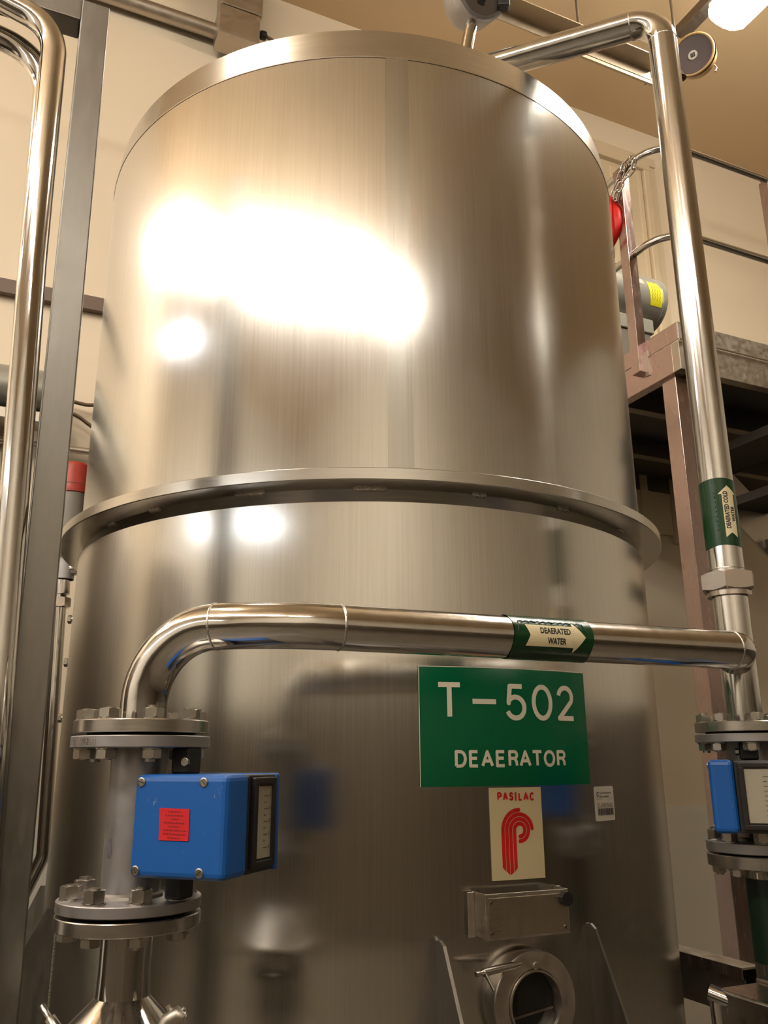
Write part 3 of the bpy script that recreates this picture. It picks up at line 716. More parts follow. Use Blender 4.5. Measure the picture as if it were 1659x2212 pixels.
# lower pipe with reducer cone and clamp
lp = thing('reducer_pipe', Vector((AX.x, AX.y, ZC - .56)), 'polished pipe widening into a cone below the left flow meter', 'pipe')
fl_l = disc(lp, AX, .1, zl[3], zl[2], M_FLANGE)
flange_bolts(fl_l, Vector((AX.x, AX.y, zl[3])), ZD, .160, 8, .024, .011, -1, 0, PI / 8 + .05)
MB().lathe(AX, ZD, [(.02, zl[2]), (.079, zl[2]), (.079, zl[1]), (.02, zl[1])], 48).build('gasket', M_GASKET, lp)
zcn = zat(268, 2163, YM - .035)
MB().lathe(AX, ZD, [(RP + .0012, zcn - .002), (RP, zcn + .03), (RP, zl[3] + .001)], 48, sharp=False).build('spigot', M_PIPEV, lp)
MB().lathe(AX, ZD, [(.105, zcn - .068), (.098, zcn - .060), (RP + .001, zcn - .001)], 56).build('reducer_cone', M_CHROME, lp)
MB().lathe(AX, ZD, [(.104, zcn - .068), (.104, zcn - .09), (.104, zcn - .20), (.08, zcn - .26), (RP, zcn - .3), (RP, 0.1)], 56).build('lower_body', M_CHROME, lp)
clm = MB().lathe(AX, ZD, [(.100, zcn - .058), (.112, zcn - .064), (.114, zcn - .075), (.112, zcn - .086), (.100, zcn - .09)], 56).build('clamp_ring', M_GALV, lp)
a_ = V(90, 2172, YM - .06); b_ = V(128, 2235, YM - .07)
MB().tube([a_, a_ + (b_ - a_) * .45, a_ + (b_ - a_) * .46, b_], [.0042, .0042, .008, .008], 14).build('clamp_screw', M_BOLT, clm)
wn = V(385, 2192, YM - .05); bb = MB(); bb.tube([V(355, 2228, YM - .05), V(362, 2205, YM - .05), wn, V(398, 2198, YM - .05)], [.012, .010, .011, .007], 14)
bb.tube([V(362, 2172, YM - .05), V(367, 2182, YM - .05), V(385, 2184, YM - .05)], .0035, 8)
for dx_, dy_ in ((14, -14), (18, 4), (-4, -14)): bb.tube([wn, V(385 + dx_, 2192 + dy_, YM - .05)], .003, 8)
bb.build('wing_nut', M_GALV, clm)

# green marker on the horizontal pipe
def marker(name, label, C, ax, r, s0, s1, view, arrow, text, tname, tm_=M_GTAPE):
    """C point on pipe axis, ax pipe direction, s0..s1 along it; view = direction facing the reader"""
    ax = ax.normalized(); e1 = (view - ax * view.dot(ax)).normalized(); e2 = ax.cross(e1)
    if abs(ax.z) > .5 or e2.z < 0: e2 = -e2
    t = thing(name, C + ax * (s0 + s1) / 2, label, 'pipe marker', 'green deaerated water markers')
    def mp(e): return lambda s_, t_: C + ax * s_ + (e1 * math.cos(t_ / r) + e2 * math.sin(t_ / r)) * (r + e)
    b = MB(); n = 48; vs = []; fs = []; m = 14
    for j in range(m + 1):
        for k in range(n):
            q = 2 * PI * k / n; wob = .0005 * math.sin(5 * q + j) + (.0004 if j in (0, m) else 0)
            vs.append(C + ax * (s0 + (s1 - s0) * j / m + (.0015 * math.sin(3 * q) if j in (0, m) else 0)) + (e1 * math.cos(q) + e2 * math.sin(q)) * (r + .0008 + abs(wob)))
    for j in range(m):
        for k in range(n): fs.append((j * n + k, j * n + (k + 1) % n, (j + 1) * n + (k + 1) % n, (j + 1) * n + k))
    b.add(vs, fs, True); b.build('band', tm_, t)
    printed('arrow', arrow, mp(.0020), M_ARROW, t, 1, .004)
    printed('lettering', text, mp(.0023), M_INK, t, 1, .004)
    return t, mp
s_a = (V(1090, 1370, 1.40) - pB).dot(w2); s_b = 0
def spar(px, py):      # parameter along the run where the pixel's ray passes closest
    v = ray(px, py); n = v.cross(w2).cross(v); return (CAM - pB).dot(n) / w2.dot(n)
sA, sB = spar(1087, 1370), spar(1255, 1378); vw = (CAM - (pB + w2 * (sA + sB) / 2)).normalized()
hh = .0105; y0 = .006
s1_, s2_, s3_ = spar(1112, 1360), spar(1215, 1372), spar(1238, 1372)
arrow = [[(s1_, y0 + .0175), (s1_ + .008, y0), (s2_ - .001, y0), (s2_ - .001, y0 + .0175)], [(s1_ + .008, y0), (s1_, y0 - .0175), (s2_ - .001, y0 - .0175), (s2_ - .001, y0)],
         [(s2_ - .002, y0 + .027), (s2_ - .002, y0 - .027), (s3_, y0)]]
sT = spar(1143, 1360); sT2 = spar(1207, 1365)
tx = place_type('DEAERATED', sT, y0 + .0035, sT2 - sT, .0095, .045) + place_type('WATER', sT + (sT2 - sT) * .22, y0 - .0125, (sT2 - sT) * .62, .0095, .045)
mk1, mpf = marker('pipe_marker', 'green pipe marker reading DEAERATED WATER on the horizontal pipe', pB, w2, RP, sA, sB, vw, arrow, tx, 'w')
b = MB(); pts = [mpf(.0022)(sA + .012 + (sB - sA - .03) * k / 30, .030 + .0016 * math.sin(k * 2.3)) for k in range(31)]
b.tube([mpf(.0022)(sA + .008, .010)] + pts + [mpf(.0022)(sB - .01, .012)], .0009, 6); b.build('edge_wrinkle', M_GTAPE, mk1)

# ------------------------------------------------------------------ vertical pipe on the right
vp = thing('vertical_water_pipe', Vector((VX, 1.745, ZC + .06)), 'tall polished vertical pipe right of the tank bending over to the tank top', 'pipe')
zt_ = V(1431, 40, 1.745).z; top_a = Vector((VX, 1.745, zt_)); far = H(1160, 116, zt_); dtop = (far - top_a); dtop.z = 0; dtop.normalize()
end = far + dtop * .30; znut = zat(1567, 1250, 1.70)
yr = 1.745 - .1
zru = [zat(1610, y_, yr) for y_ in (1556, 1578, 1583, 1602)]; zrl = [zat(1640, y_, yr) for y_ in (1826, 1850, 1855, 1884)]
zj = znut - .03
pth = fillet([Vector((VX, 1.745, zj + .03)), top_a, end, end - ZD * .10], [.075, .07], 12)
MB().tube(pth[:2], RP, 40).build('straight_run', M_PIPEV, vp)
MB().tube(pth[1:14], RP, 40, cap=False).build('top_elbow', M_ELBOW, vp)
MB().tube(pth[13:], RP, 40).build('top_run', M_PIPE, vp)
for p, d in ((pth[1], ZD), (pth[13], dtop), (Vector((VX, 1.745, zat(1560, 1222, 1.7))), ZD)):
    MB().lathe(p, d, [(RP, -.0015), (RP + .0009, 0), (RP, .0015)], 40, sharp=False).build('weld_bead', M_WELD, vp)
MB().tube([Vector((VX, 1.745, zru[1])), Vector((VX, 1.745, zj + .031))], RP - .0005, 40).build('lower_run', M_PIPEV, vp)
b = MB(); b.hexa(Vector((VX, 1.745, znut - .019)), ZD, .099, .038, ref=(.45, .9, 0)); b.build('union_nut', M_NUT, vp)
MB().lathe(Vector((VX, 1.745, 0)), ZD, [(RP, znut - .030), (.044, znut - .030), (.044, znut - .018)], 40).build('union_liner', M_NUT, vp)
AXR = Vector((VX + .002, 1.745, 0))
fr_u = disc(vp, AXR, .0985, zru[1], zru[0], M_FLANGE)
flange_bolts(fr_u, Vector((AXR.x, AXR.y, zru[0])), ZD, .160, 8, .027, .013, 1, 0, PI / 8 + .2)
MB().lathe(AXR, ZD, [(.02, zru[2]), (.079, zru[2]), (.079, zru[1]), (.02, zru[1])], 48).build('gasket', M_GASKET, vp)
# its marker, arrow pointing up
sv0, sv1 = zat(1555, 1175, 1.70), zat(1545, 1030, 1.70)
vv = Vector((.17, -.98, 0)).normalized(); zm = sv0
a0_, a1_ = zat(1572, 1158, 1.70), zat(1562, 1046, 1.70); L = sv1 - sv0; u0, u1 = a0_ - sv0, a1_ - sv0
C0 = Vector((VX, 1.745, sv0)); hw = .0125; c = 0.0
arrow = [[(u0, c + hw), (u0 + .010, c), (u1 - .018, c), (u1 - .018, c + hw)], [(u0 + .010, c), (u0, c - hw), (u1 - .018, c - hw), (u1 - .018, c)], [(u1 - .019, c + .020), (u1 - .019, c - .020), (u1, c)]]
la = u1 - u0
tx = place_type('DEAERATED COLD', u0 + la * .17, c + .0012, la * .72, .0088, .045) + place_type('WATER', u0 + la * .30, c - .0105, la * .30, .0078, .045)
mk2, mp2 = marker('pipe_marker', 'green pipe marker reading DEAERATED COLD WATER on the vertical pipe', C0, ZD, RP, 0, L, vv, arrow, tx, 'c')
b = MB()
for k in range(9): b.tube([mp2(.001)(L * (.22 + .07 * k), .027 + .001 * math.sin(k * 4)), mp2(.0022)(L * (.225 + .07 * k), .0255), mp2(.001)(L * (.235 + .07 * k), .026)], .0012, 6)
b.build('tape_bubbles', M_GTAPE, mk2)
# right flow meter
nearR = V(1536, 1720, 1.62); zr_1 = zat(1536, 1641, 1.62); zr_0 = zat(1553, 1801, 1.62)
mdr = Vector((math.sin(math.radians(111)), math.cos(math.radians(111)), 0))
# window side faces the camera: near corner is the left one, cover normal points left
fm2, bp2, cov2 = meter(AXR, zru, zrl, nearR, mdr, .155, .150, zr_0, zr_1, 'blue flow meter with a visible scale window at the right edge of the picture', wfrac=.29)
rp_ = thing('lower_green_pipe', Vector((AXR.x, AXR.y, 0)), 'pipe wrapped in dark green tape below the right flow meter', 'pipe')
fr_l = disc(rp_, AXR, .1, zrl[3], zrl[2], M_FLANGE)
flange_bolts(fr_l, Vector((AXR.x, AXR.y, zrl[3])), ZD, .160, 8, .024, .011, -1, 0, PI / 8 + .2)
MB().lathe(AXR, ZD, [(.02, zrl[2]), (.079, zrl[2]), (.079, zrl[1]), (.02, zrl[1])], 48).build('gasket', M_GASKET, rp_)
zg0, zg1 = zat(1630, 2085, 1.72), zat(1630, 1900, 1.72)
MB().lathe(AXR, ZD, [(RP, 0.0), (RP, zrl[3] + .001)], 48).build('straight_run', M_PIPEV, rp_)
MB().lathe(AXR, ZD, [(RP, zg0), (RP + .001, zg0), (RP + .001, zg1), (RP, zg1)], 48).build('green_wrap', M_DGREEN, rp_)

# ------------------------------------------------------------------ left frame and bent tubes
YP = 1.475
pr_ = V(183, 560, YP); pl2 = V(118, 560, YP); pcen = V(150.5, 560, YP + .03)
wp = (pr_ - pl2).length; ptop_z = V(236, 4, YP).z
# the post leans a touch so both ends sit on the photographed line
pbot = V(24, 1900, YP + .03); ptp = V(206, 20, YP + .03); axp = (ptp - pbot).normalized()
PU = (UD - axp * UD.dot(axp)).normalized(); PW = PU.cross(axp) * (1); PW = PW if PW.dot(WD) > 0 else -PW
fr = thing('steel_gantry', Vector((pbot.x, pbot.y, 0)), 'square brushed steel post and beam at the left edge', 'gantry')
k0 = (0 - pbot.z) / axp.z; k1 = (ptop_z - pbot.z) / axp.z
A0, A1 = pbot + axp * k0, pbot + axp * k1
WPOST = .058
MB().box((A0 + A1) / 2, PW, PU, axp, WPOST, WPOST, (A1 - A0).length, .003).build('post', M_POST, fr)
bm0 = A1 - axp * (WPOST / 2 + .0); bmc = bm0 - PW * (WPOST / 2 + .6)
MB().box(bmc, PW, PU, axp, 1.2, WPOST, WPOST, .003).build('beam', M_POST, fr)
MB().box(A0 + ZD * .005, PW, PU, ZD, .14, .14, .01).build('base_plate', M_POST, fr)
def bent(name, pts, Ys, r, rad, label, group=None):
    P = [V(x, y, Y) for (x, y), Y in zip(pts, Ys)]
    b = MB(); b.tube(fillet(P, rad, 14), r, 32); o = b.build(name, M_CHROME); return tag(o, label, 'tube', group)
RB = .0254
b0 = V(71, 560, 1.42); b1 = V(16, 1250, 1.42); axb = (b0 - b1).normalized()
topb = b0 + axb * ((V(118, 150, 1.42) - b0).length * .98)
foot = b1 + axb * ((0.02 - b1.z) / axb.z)
t1 = V(118, 95, 1.42); left1 = V(-60, -60, 1.30)
o = MB().tube(fillet([foot, b0, V(121, 62, 1.42), V(-60, -35, 1.40)], [2.0, .12], 16), RB, 32).build('bent_tube', M_CHROME); tag(o, 'front polished tube bending left beside the square post', 'tube', 'polished tubes at the left edge')
o = MB().tube(fillet([V(14, 1250, 1.50), V(70, 560, 1.50), V(104, 130, 1.50), V(-60, 55, 1.46)], [2.0, .14], 16), RB, 32).build('bent_tube', M_CHROME); tag(o, 'rear polished tube curving away behind the front one at the left edge', 'tube', 'polished tubes at the left edge')

# ------------------------------------------------------------------ things along the back wall, left
def wallbar(px0, py0, px1, py1, h, th, name, m, ext0=0., ext1=0., off=0.):
    a = onwall(px0, py0, off); c = onwall(px1, py1, off); d = (c - a); d.z = 0; d.normalize(); z = (a.z + c.z) / 2
    a = a - d * ext0; c = c + d * ext1
    return MB().box(Vector(((a.x + c.x) / 2, (a.y + c.y) / 2, z)) - UD * th / 2, d, UD, ZD, (c - a).length, th, h, .002)
hb = (onwall(60, 620).z - onwall(60, 650).z)
tag(wallbar(0, 622, 218, 667, hb * 1.0, .04, 'cable_trunking', M_TRUNK, 1.5, 1.6).build('cable_trunking', M_TRUNK), 'brown cable trunking running along the wall behind the left post', 'trunking')
ofd = .16; a = onwall(-200, 790 + 22, ofd); c = onwall(100, 848, ofd)
dc = WD; zc = onwall(45, 843, ofd).z; rr = (onwall(45, 797, ofd).z - onwall(45, 889, ofd).z) / 2 * 1.0
c0 = onwall(118, 850, ofd); c0.z = zc
du = thing('insulated_duct', c0 - WD * .8 - ZD * rr, 'grey metal clad duct on the wall behind the bent tubes', 'duct')
MB().tube([c0 - WD * 2.2, c0], rr, 40).build('cladding', M_MOTOR, du)
MB().box(c0 - WD * 1.1 - ZD * (rr + .035), WD, UD, ZD, 2.3, .12, .05, .004).build('support_rail', M_GALV, du)
a = onwall(40, 960, .05); c = onwall(200, 973, .05); z = (a.z + c.z) / 2; a.z = c.z = z
o = MB().tube([a - WD * 1.4, c + WD * 1.5], .016, 16).build('thin_wall_pipe', M_GALV); tag(o, 'thin horizontal pipe on the wall above the red capped valve', 'pipe')
def cable(pts, off, r, label, name='cable'):
    P = [onwall(x, y, off) for x, y in pts]; Q = []
    for i in range(len(P) - 1):
        for k in range(6):
            t = k / 6; p0 = P[max(i - 1, 0)]; p3 = P[min(i + 2, len(P) - 1)]
            Q.append(.5 * ((2 * P[i]) + (P[i + 1] - p0) * t + (2 * p0 - 5 * P[i] + 4 * P[i + 1] - p3) * t * t + (3 * P[i] - p0 - 3 * P[i + 1] + p3) * t ** 3))
    Q.append(P[-1]); o = MB().tube(Q, r, 10).build(name, M_CABLE); return tag(o, label, 'cable', 'cables between the left post and the tank')
cable([(60, 872), (110, 866), (155, 868), (175, 872), (200, 875), (300, 872)], .05, .009, 'upper thin brown cable between left post and tank')
cable([(60, 868), (110, 875), (155, 893), (175, 904), (196, 920), (260, 965)], .07, .009, 'lower brown cable sagging between left post and tank')

# red capped valve and the thin drain pipe below it
YV = 2.62
vc = V(158, 1070, YV); va = thing('valve_actuator', Vector((vc.x, vc.y, V(150, 1255, YV).z)), 'valve with an orange red cap behind the left post', 'valve')
ra = .055; c_ = Vector((vc.x, vc.y, 0)); zc0, zc1 = V(158, 1070, YV).z, V(158, 1003, YV).z
MB().lathe(c_, ZD, [(ra, zc0), (ra, zc0 + .028), (ra - .001, zc0 + .030), (ra - .001, zc1 - .018), (ra - .008, zc1 - .006), (ra - .028, zc1), (.0, zc1 + .002)], 40, sharp=False).build('cap', M_CAP, va)
MB().lathe(c_, ZD, [(ra + .0008, zc0 + .027), (ra + .0008, zc0 + .029)], 40).build('cap_band', M_TRUNK, va)
MB().lathe(c_, ZD, [(ra - .004, zc0), (ra - .004, V(150, 1185, YV).z), (.03, V(150, 1192, YV).z)], 40).build('actuator_body', M_GBODY, va)
zt0, zt1 = V(140, 1252, YV).z, V(140, 1205, YV).z; ct = V(140, 1230, YV); ct = Vector((ct.x, ct.y, 0))
MB().lathe(ct, ZD, [(.030, zt0), (.030, zt1), (.04, zt1), (.04, zt1 + .012), (.02, zt1 + .012), (.02, zc0 - .1)], 32).build('valve_body', M_CAST, va)
sp0 = V(142, 1232, YV); MB().tube([sp0, V(175, 1228, YV)], .021, 24).build('side_port', M_PIPE, va)
dpn = thing('drain_pipe', V(128, 1600, YV), 'thin vertical pipe with a hexagon union just left of the tank', 'pipe')
pt = V(133, 1250, YV); pb_ = V(93, 1835, YV); axd = (pt - pb_).normalized()
MB().tube(fillet([pt, V(93, 1850, YV), V(45, 1945, YV), V(20, 2000, YV)], [.06, .2], 10), .0195, 24).build('tube', M_CHROME, dpn)
nt = V(132, 1302, YV); MB().hexa(nt - axd * .015, axd, .050, .030, ref=(.3, .9, 0)).build('union_nut', M_NUT, dpn)
MB().tube([V(134, 1284, YV), V(135, 1255, YV)], .023, 24).build('union_liner', M_NUT, dpn)

# ------------------------------------------------------------------ top left: conduit and junction box on the wall
jb0 = .0
def jw(px, py): return onwall(px, py, .12)
a = onwall(300, 12, .06); c = onwall(464, 56, .06); z = (a.z + c.z) / 2 - .02; a.z = c.z = z
o = MB().tube([a - WD * 1.5, c + WD * .03], .042, 24).build('conduit', M_GALV); tag(o, 'galvanised conduit running to the junction box at top left', 'conduit')
j0 = jw(468, 90); j1 = jw(557, 60)
wj = abs((jw(557, 100) - jw(470, 90)).dot(WD)); zb_ = onwall(505, 100, .12).z; jc = (jw(512, 60)); 
jx = thing('junction_box', Vector((jc.x, jc.y, zb_)), 'steel junction box at the end of the conduit above the tank rim', 'junction box')
zj1 = onwall(510, 42, .12).z
MB().box(Vector((jc.x, jc.y, (zb_ + zj1) / 2)), WD, UD, ZD, wj, .15, zj1 - zb_, .004).build('box_base', M_GALV, jx)
MB().box(Vector((jc.x, jc.y, zj1 + .003)) + ZD * .17 + WD * .01, WD, UD, ZD, wj, .16, .34, .005).build('box_cover', M_GALV, jx)
for (dx_, dz_) in ((-.4, .30), (.4, .12)): MB().hexa(Vector((jc.x, jc.y, zj1 + dz_)) + WD * (wj * dx_ + .01) - UD * .08, -UD, .016, .008).build('cover_screw', M_BOLT, jx)
gl = jw(566, 76); MB().lathe(gl - WD * .05, WD, [(.020, 0), (.020, .04), (.026, .045), (.026, .07), (.012, .08), (.0, .08)], 20).build('cable_gland', M_BLACK, jx)
cable([(566, 76), (580, 82), (600, 92), (660, 108), (760, 130)], .12, .010, 'short dark cable leaving the junction box gland')

# ------------------------------------------------------------------ gauge on the tank top
gz = zhi + .004; gb = H(999, 100, gz + .02); gb = Vector((gb.x + .0, 1.86, gz)); gb.x = V(1000, 95, 1.86).x
gt = thing('gauge_transmitter', gb, 'round steel gauge head with a dark face standing on the tank top', 'gauge')
gh = V(1024, -2, 1.86); nk = Vector((gb.x, gb.y, 0))
MB().lathe(nk, ZD, [(.034, gz - .004), (.036, gz), (.036, gz + .018), (.030, gz + .022), (.030, gz + .040), (.012, gz + .040)], 32).build('socket', M_NUT, gt)
MB().hexa(Vector((gb.x, gb.y, gz + .042)), ZD, .052, .022, ref=(.3, .9, 0)).build('union_nut', M_NUT, gt)
MB().tube([Vector((gb.x, gb.y, gz + .06)), gh - ZD * .03], .017, 24).build('neck', M_CHROME, gt)
gd = Vector((.34, -.84, -.42)).normalized()
MB().lathe(gh - gd * .055, gd, [(.0, -.01), (.056, -.006), (.073, .012), (.076, .03), (.076, .108), (.072, .113), (.063, .114)], 48, sharp=False).build('gauge_case', M_CAST, gt)
fc = MB().lathe(gh - gd * .055, gd, [(.066, .108), (.0, .108)], 48).build('gauge_face', M_GFACE, gt)
a1_, a2_ = frame(gd, (0, 0, 1))
fpos = gh - gd * .055 + gd * .1085
kh = [(0.028 * math.cos(t), .012 + .028 * math.sin(t)) for t in [math.radians(-60 + 300 * k / 24) for k in range(25)]]
kh = [kh[-1]] and kh
key = [(x, y) for x, y in kh] + [(-.010, -.034), (.010, -.034)]
cen = (0, .005)
printed('dial_window', [[cen, key[i], key[(i + 1) % len(key)]] for i in range(len(key))], lambda s_, t_: fpos + gd * .0006 + a2_ * s_ + a1_ * t_, M_BLACK, gt)
gp = gh + Vector((.065, -.02, -.035)); MB().box(gp + Vector((.012, 0, 0)), Vector((1, 0, 0)), Vector((0, 1, 0)), ZD, .034, .03, .045, .006).build('cable_entry', M_BLACK, gt)
cw = [gb + Vector((-.022, 0, .05)) + Vector((-.010 * math.sin(t), 0, .016 * (1 - math.cos(t)) + .004)) for t in [k * 2 * PI / 14 for k in range(15)]]
MB().tube(cw, .0014, 6, cap=False).build('seal_wire', M_CABLE, gt)
MB().tube([gb + Vector((.028, 0, .035)), gb + Vector((.06, 0, .075))], .005, 10).build('lead', M_BLACK, gt)
# small bolts on the socket rim
MB().hexa(gb + Vector((.040, -.02, -.002)), ZD, .022, .014).build('bolt', M_BOLT, gt)

# ------------------------------------------------------------------ strut channel hanging across the top
zs = ZC + 3.3; p0 = H(1085, 24, zs); p1 = H(1380, 150, zs)
ds = WD
stt = thing('strut_channel', H(1230, 95, zs), 'hanging steel strut channel behind the top pipe', 'strut')
mid = H(1230, 92, zs); wdt = .10
eL = H(1405, 154, zs); Lm = 3.2; midc = eL - WD * Lm / 2
b = MB(); b.box(midc - UD * .045, WD, UD, ZD, Lm, .09, .005); b.box(midc - ZD * .028, WD, UD, ZD, Lm, .005, .056); b.build('angle_leg', M_STRUT, stt)
e2 = H(1300, 125, zs - .03); MB().box(e2 + WD * .12 - ZD * .01, WD, UD, ZD, .75, .012, .07).build('side_plate', M_STRUT, stt)
MB().box(eL + UD * .02 - ZD * .02, UD, WD, ZD, .05, .006, .05).build('end_return', M_TRUNK, stt)
for px in (1250, 1456):
    q = Pl(px, 60, mid - UD * .045, UD); q.z = zs
    MB().tube([q, Vector((q.x, q.y, ZCEIL))], .007, 10).build('hanger_rod', M_DARKST, stt)
    MB().lathe(Vector((q.x, q.y, 0)), ZD, [(.03, zs), (.012, zs + .045), (.008, zs + .05)], 12).build('rod_nut', M_DARKST, stt)

# horn and the rail that carries lamp and horn
hz = H(1496, 118, ZC + 3.4); hn = Vector((-.58, -.77, -.26)).normalized()
hr = thing('alarm_horn', hz, 'round alarm horn with a dark face and white badge below the lamp', 'horn')
RHn = .104
b = MB().lathe(hz, hn, [(RHn, -.01), (RHn + .004, -.004), (RHn + .004, .004), (RHn - .004, .006), (RHn - .008, .002)], 48, sharp=False).build('horn_rim', M_HORNB, hr)
MB().lathe(hz, hn, [(RHn - .006, .0), (.03, -.006), (.0, -.006)], 48).build('horn_face', M_HORN, hr)
MB().lathe(hz + WD * .012 + ZD * .003, hn, [(RHn + .002, -.004), (RHn * .92, -.06), (.052, -.075), (.048, -.12), (.0, -.12)], 40, sharp=False).build('horn_body', M_HORNB, hr)
MB().lathe(hz, hn, [(.023, -.0045), (.023, -.0035), (0, -.0035)], 32).build('badge', M_STICK, hr)
ha, hb_ = frame(hn, (0, 0, 1)); hm = lambda e: (lambda s_, t_: hz + hn * e + hb_ * s_ + ha * t_)
sq = [(-.011, -.011), (.011, -.011), (.011, .011), (-.011, .011)]
printed('badge_print', [sq], hm(-.0030), M_INK, hr); printed('badge_mark', ribbon([(.006 * math.cos(a), .006 * math.sin(a)) for a in [k * PI / 6 for k in range(10)]], .0015), hm(-.0026), M_STICK, hr)
bq = hz + WD * .10 - hn * .05
MB().tube([bq + WD * .02 + ZD * .02, bq + WD * .045, bq + WD * .03 - ZD * .03], .004, 8).build('cable_loop', M_CABLE, hr)
rl = H(1468, 74, ZC + 3.86); rl2 = rl - UD * 2.4
o = MB().box((rl + rl2) / 2, UD, WD, ZD, 2.4, .075, .06, .004).build('lamp_rail', M_DARKST); tag(o, 'dark steel rail that carries the lamp and the horn', 'rail')
MB().tube([hz + ZD * (RHn + .0) - hn * .03, rl - ZD * .02], .006, 8).build('horn_bracket', M_DARKST, hr)

# ------------------------------------------------------------------ platform on the right
KP = 3.3 / 2.9; C = V(1463, 700, 3.3)
def fU(px, py): return Pl(px, py, C, UD)
def fW(px, py): return Pl(px, py, C, WD)
zdk = fU(1545, 715).z; ztoe = fU(1545, 750).z; zfa = fU(1550, 812).z; zrt = (fU(1495, 330).z + fU(1659, 392).z) / 2; zrm = (fU(1520, 518).z + fU(1659, 565).z) / 2
pf = thing('platform', Vector((C.x, C.y, 0)), 'raised steel platform with handrail behind the right pipe', 'platform')
def cb(w0, w1, u0, u1, z0, z1, bev=.002): 
    return MB().box(Vector((C.x, C.y, 0)) + WD * (w0 + w1) / 2 + UD * (u0 + u1) / 2 + ZD * (z0 + z1) / 2, WD, UD, ZD, w1 - w0, u1 - u0, z1 - z0, bev)
LW, LU = .62, 1.9
cb(0, 2.2, 0, .006, ztoe, zdk).build('toe_plate', M_GALV, pf); cb(0, .006, .006, LU, ztoe, zdk).build('toe_plate', M_PPOST, pf)
cb(0, 2.2, .006, .05, zfa, ztoe - .004).build('edge_beam', M_GALV, pf)
cb(0, .05, .05, LU, zfa, ztoe - .004).build('edge_beam', M_PPOST, pf)
cb(-.002, 2.2, -.006, 0.0, ztoe - .008, ztoe - .002, .001).build('edge_lip', M_NUT, pf)
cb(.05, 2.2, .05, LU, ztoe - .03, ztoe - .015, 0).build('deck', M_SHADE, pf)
for u_ in (.45, .95, 1.45): cb(.05, 2.2, u_, u_ + .05, zfa + .01, ztoe - .03, .002).build('joist', M_DARKST, pf)
q0 = Pl(1518, 1347, C + WD * .02, WD); pw, pu = (q0 - C).dot(WD), (q0 - C).dot(UD)
cb(pw, pw + .083, pu, pu + .083, 0, zfa + .002, .003).build('post', M_PPOST, pf)
# handrail
def cr_(w, u, z): return Vector((C.x, C.y, 0)) + WD * w + UD * u + ZD * z
ru = .10
for nm, z in (('top_rail', zrt), ('middle_rail', zrm)):
    pts = fillet([cr_(2.2, .0, z), cr_(.0, .0, z), cr_(.0, 1.7, z)], .16, 14); MB().tube(pts, .0175, 16).build(nm, M_CHROME, pf)
up0 = (fW(1350, 340) - C).dot(UD)
cb(-.036, .014, .215 - .0, .270, fW(1395, 805).z, zrt, .002).build('upright', M_PPOST, pf)
cb(-.006, .016, .190, .216, ztoe - .09, ztoe + .03, .001).build('upright_clip', M_GALV, pf)
uu = (fU(1657, 420) - C).dot(WD); cb(uu, uu + .05, -.012, .04, zdk - .1, zrt, .002).build('upright', M_PPOST, pf)
# chain hung over the top rail, link by link
ch = thing('chain', fW(1335, 430), 'bright steel chain looped over the curved platform handrail', 'chain')
def chain(pts, off, par, rl_=.0145, rw=.0042):
    P = [Pl(x, y, C - WD * off, WD) for x, y in pts]; Q = []; 
    for i in range(len(P) - 1):
        for k in range(20): Q.append(P[i].lerp(P[i + 1], k / 20))
    Q.append(P[-1]); acc = 0; last = Q[0]; seq = [Q[0]]; step = .042
    for q in Q[1:]:
        if (q - seq[-1]).length >= step: seq.append(q)
    for i in range(len(seq) - 1):
        a, c = seq[i], seq[i + 1]; d = (c - a).normalized(); m = (a + c) / 2; s1v = d.cross(Vector((.6, -.8, .1))).normalized(); s2v = d.cross(s1v)
        sd = s1v if i % 2 else s2v * .9 + s1v * .45; sd = sd.normalized()
        hl = step / 2 + .004; w = .0125; pts2 = []
        for k in range(20):
            t = 2 * PI * k / 20; cx = math.cos(t); pts2.append(m + d * ((hl - w) * (1 if math.sin(t) > 0 else -1) + w * math.sin(t)) + sd * w * cx)
        pts2.append(pts2[0]); MB().tube(pts2, rw, 8, cap=False).build('link', M_CHROME, par)
chain([(1362, 338), (1348, 352), (1343, 378), (1331, 402), (1324, 425), (1322, 460)], .035, ch)
chain([(1362, 338), (1378, 348), (1364, 370), (1345, 392), (1330, 420), (1326, 448)], .055, ch)
# red sling hanging behind the tank edge
sl_c = Pl(1322, 480, C - WD * .03, WD)
slg = thing('red_lifting_sling', Pl(1322, 520, C - WD * .02, WD), 'red padded sling hanging from the chain at the tank edge', 'sling')
P_ = [Pl(x, y, C - WD * .04, WD) for x, y in ((1318, 425), (1328, 428), (1341, 452), (1344, 478), (1338, 505), (1328, 530), (1316, 548), (1306, 520), (1300, 470), (1306, 440))]
b = MB(); cpt = sum(P_, Vector()) / len(P_)
pv = P_ + [p.lerp(cpt, .35) + WD * -.028 for p in P_] + [p.lerp(cpt, .35) + WD * .028 for p in P_] + [cpt - WD * .02, cpt + WD * .02]; n = len(P_)
fs = []
for i in range(n):
    j = (i + 1) % n; fs += [(i, j, n + j, n + i), (j, i, 2 * n + i, 2 * n + j), (n + i, n + j, 3 * n), (2 * n + j, 2 * n + i, 3 * n + 1)]
b.add(pv, fs, True); b.build('sling_body', M_REDP, slg)
b = MB(); b.tube([P_[1] - WD * .03, P_[4] - WD * .05, P_[6] - WD * .03], .008, 8); b.build('binding', M_REDP, slg)
# grey motor standing on the platform
mc = V(1402, 668, 4.0) - WD * .115; md = WD.copy(); mr = .150
mt = thing('electric_motor', mc - ZD * mr, 'grey cylindrical motor with a torn yellow label on the platform', 'motor')
dm = (Vector((.55, -.83, 0))).normalized()
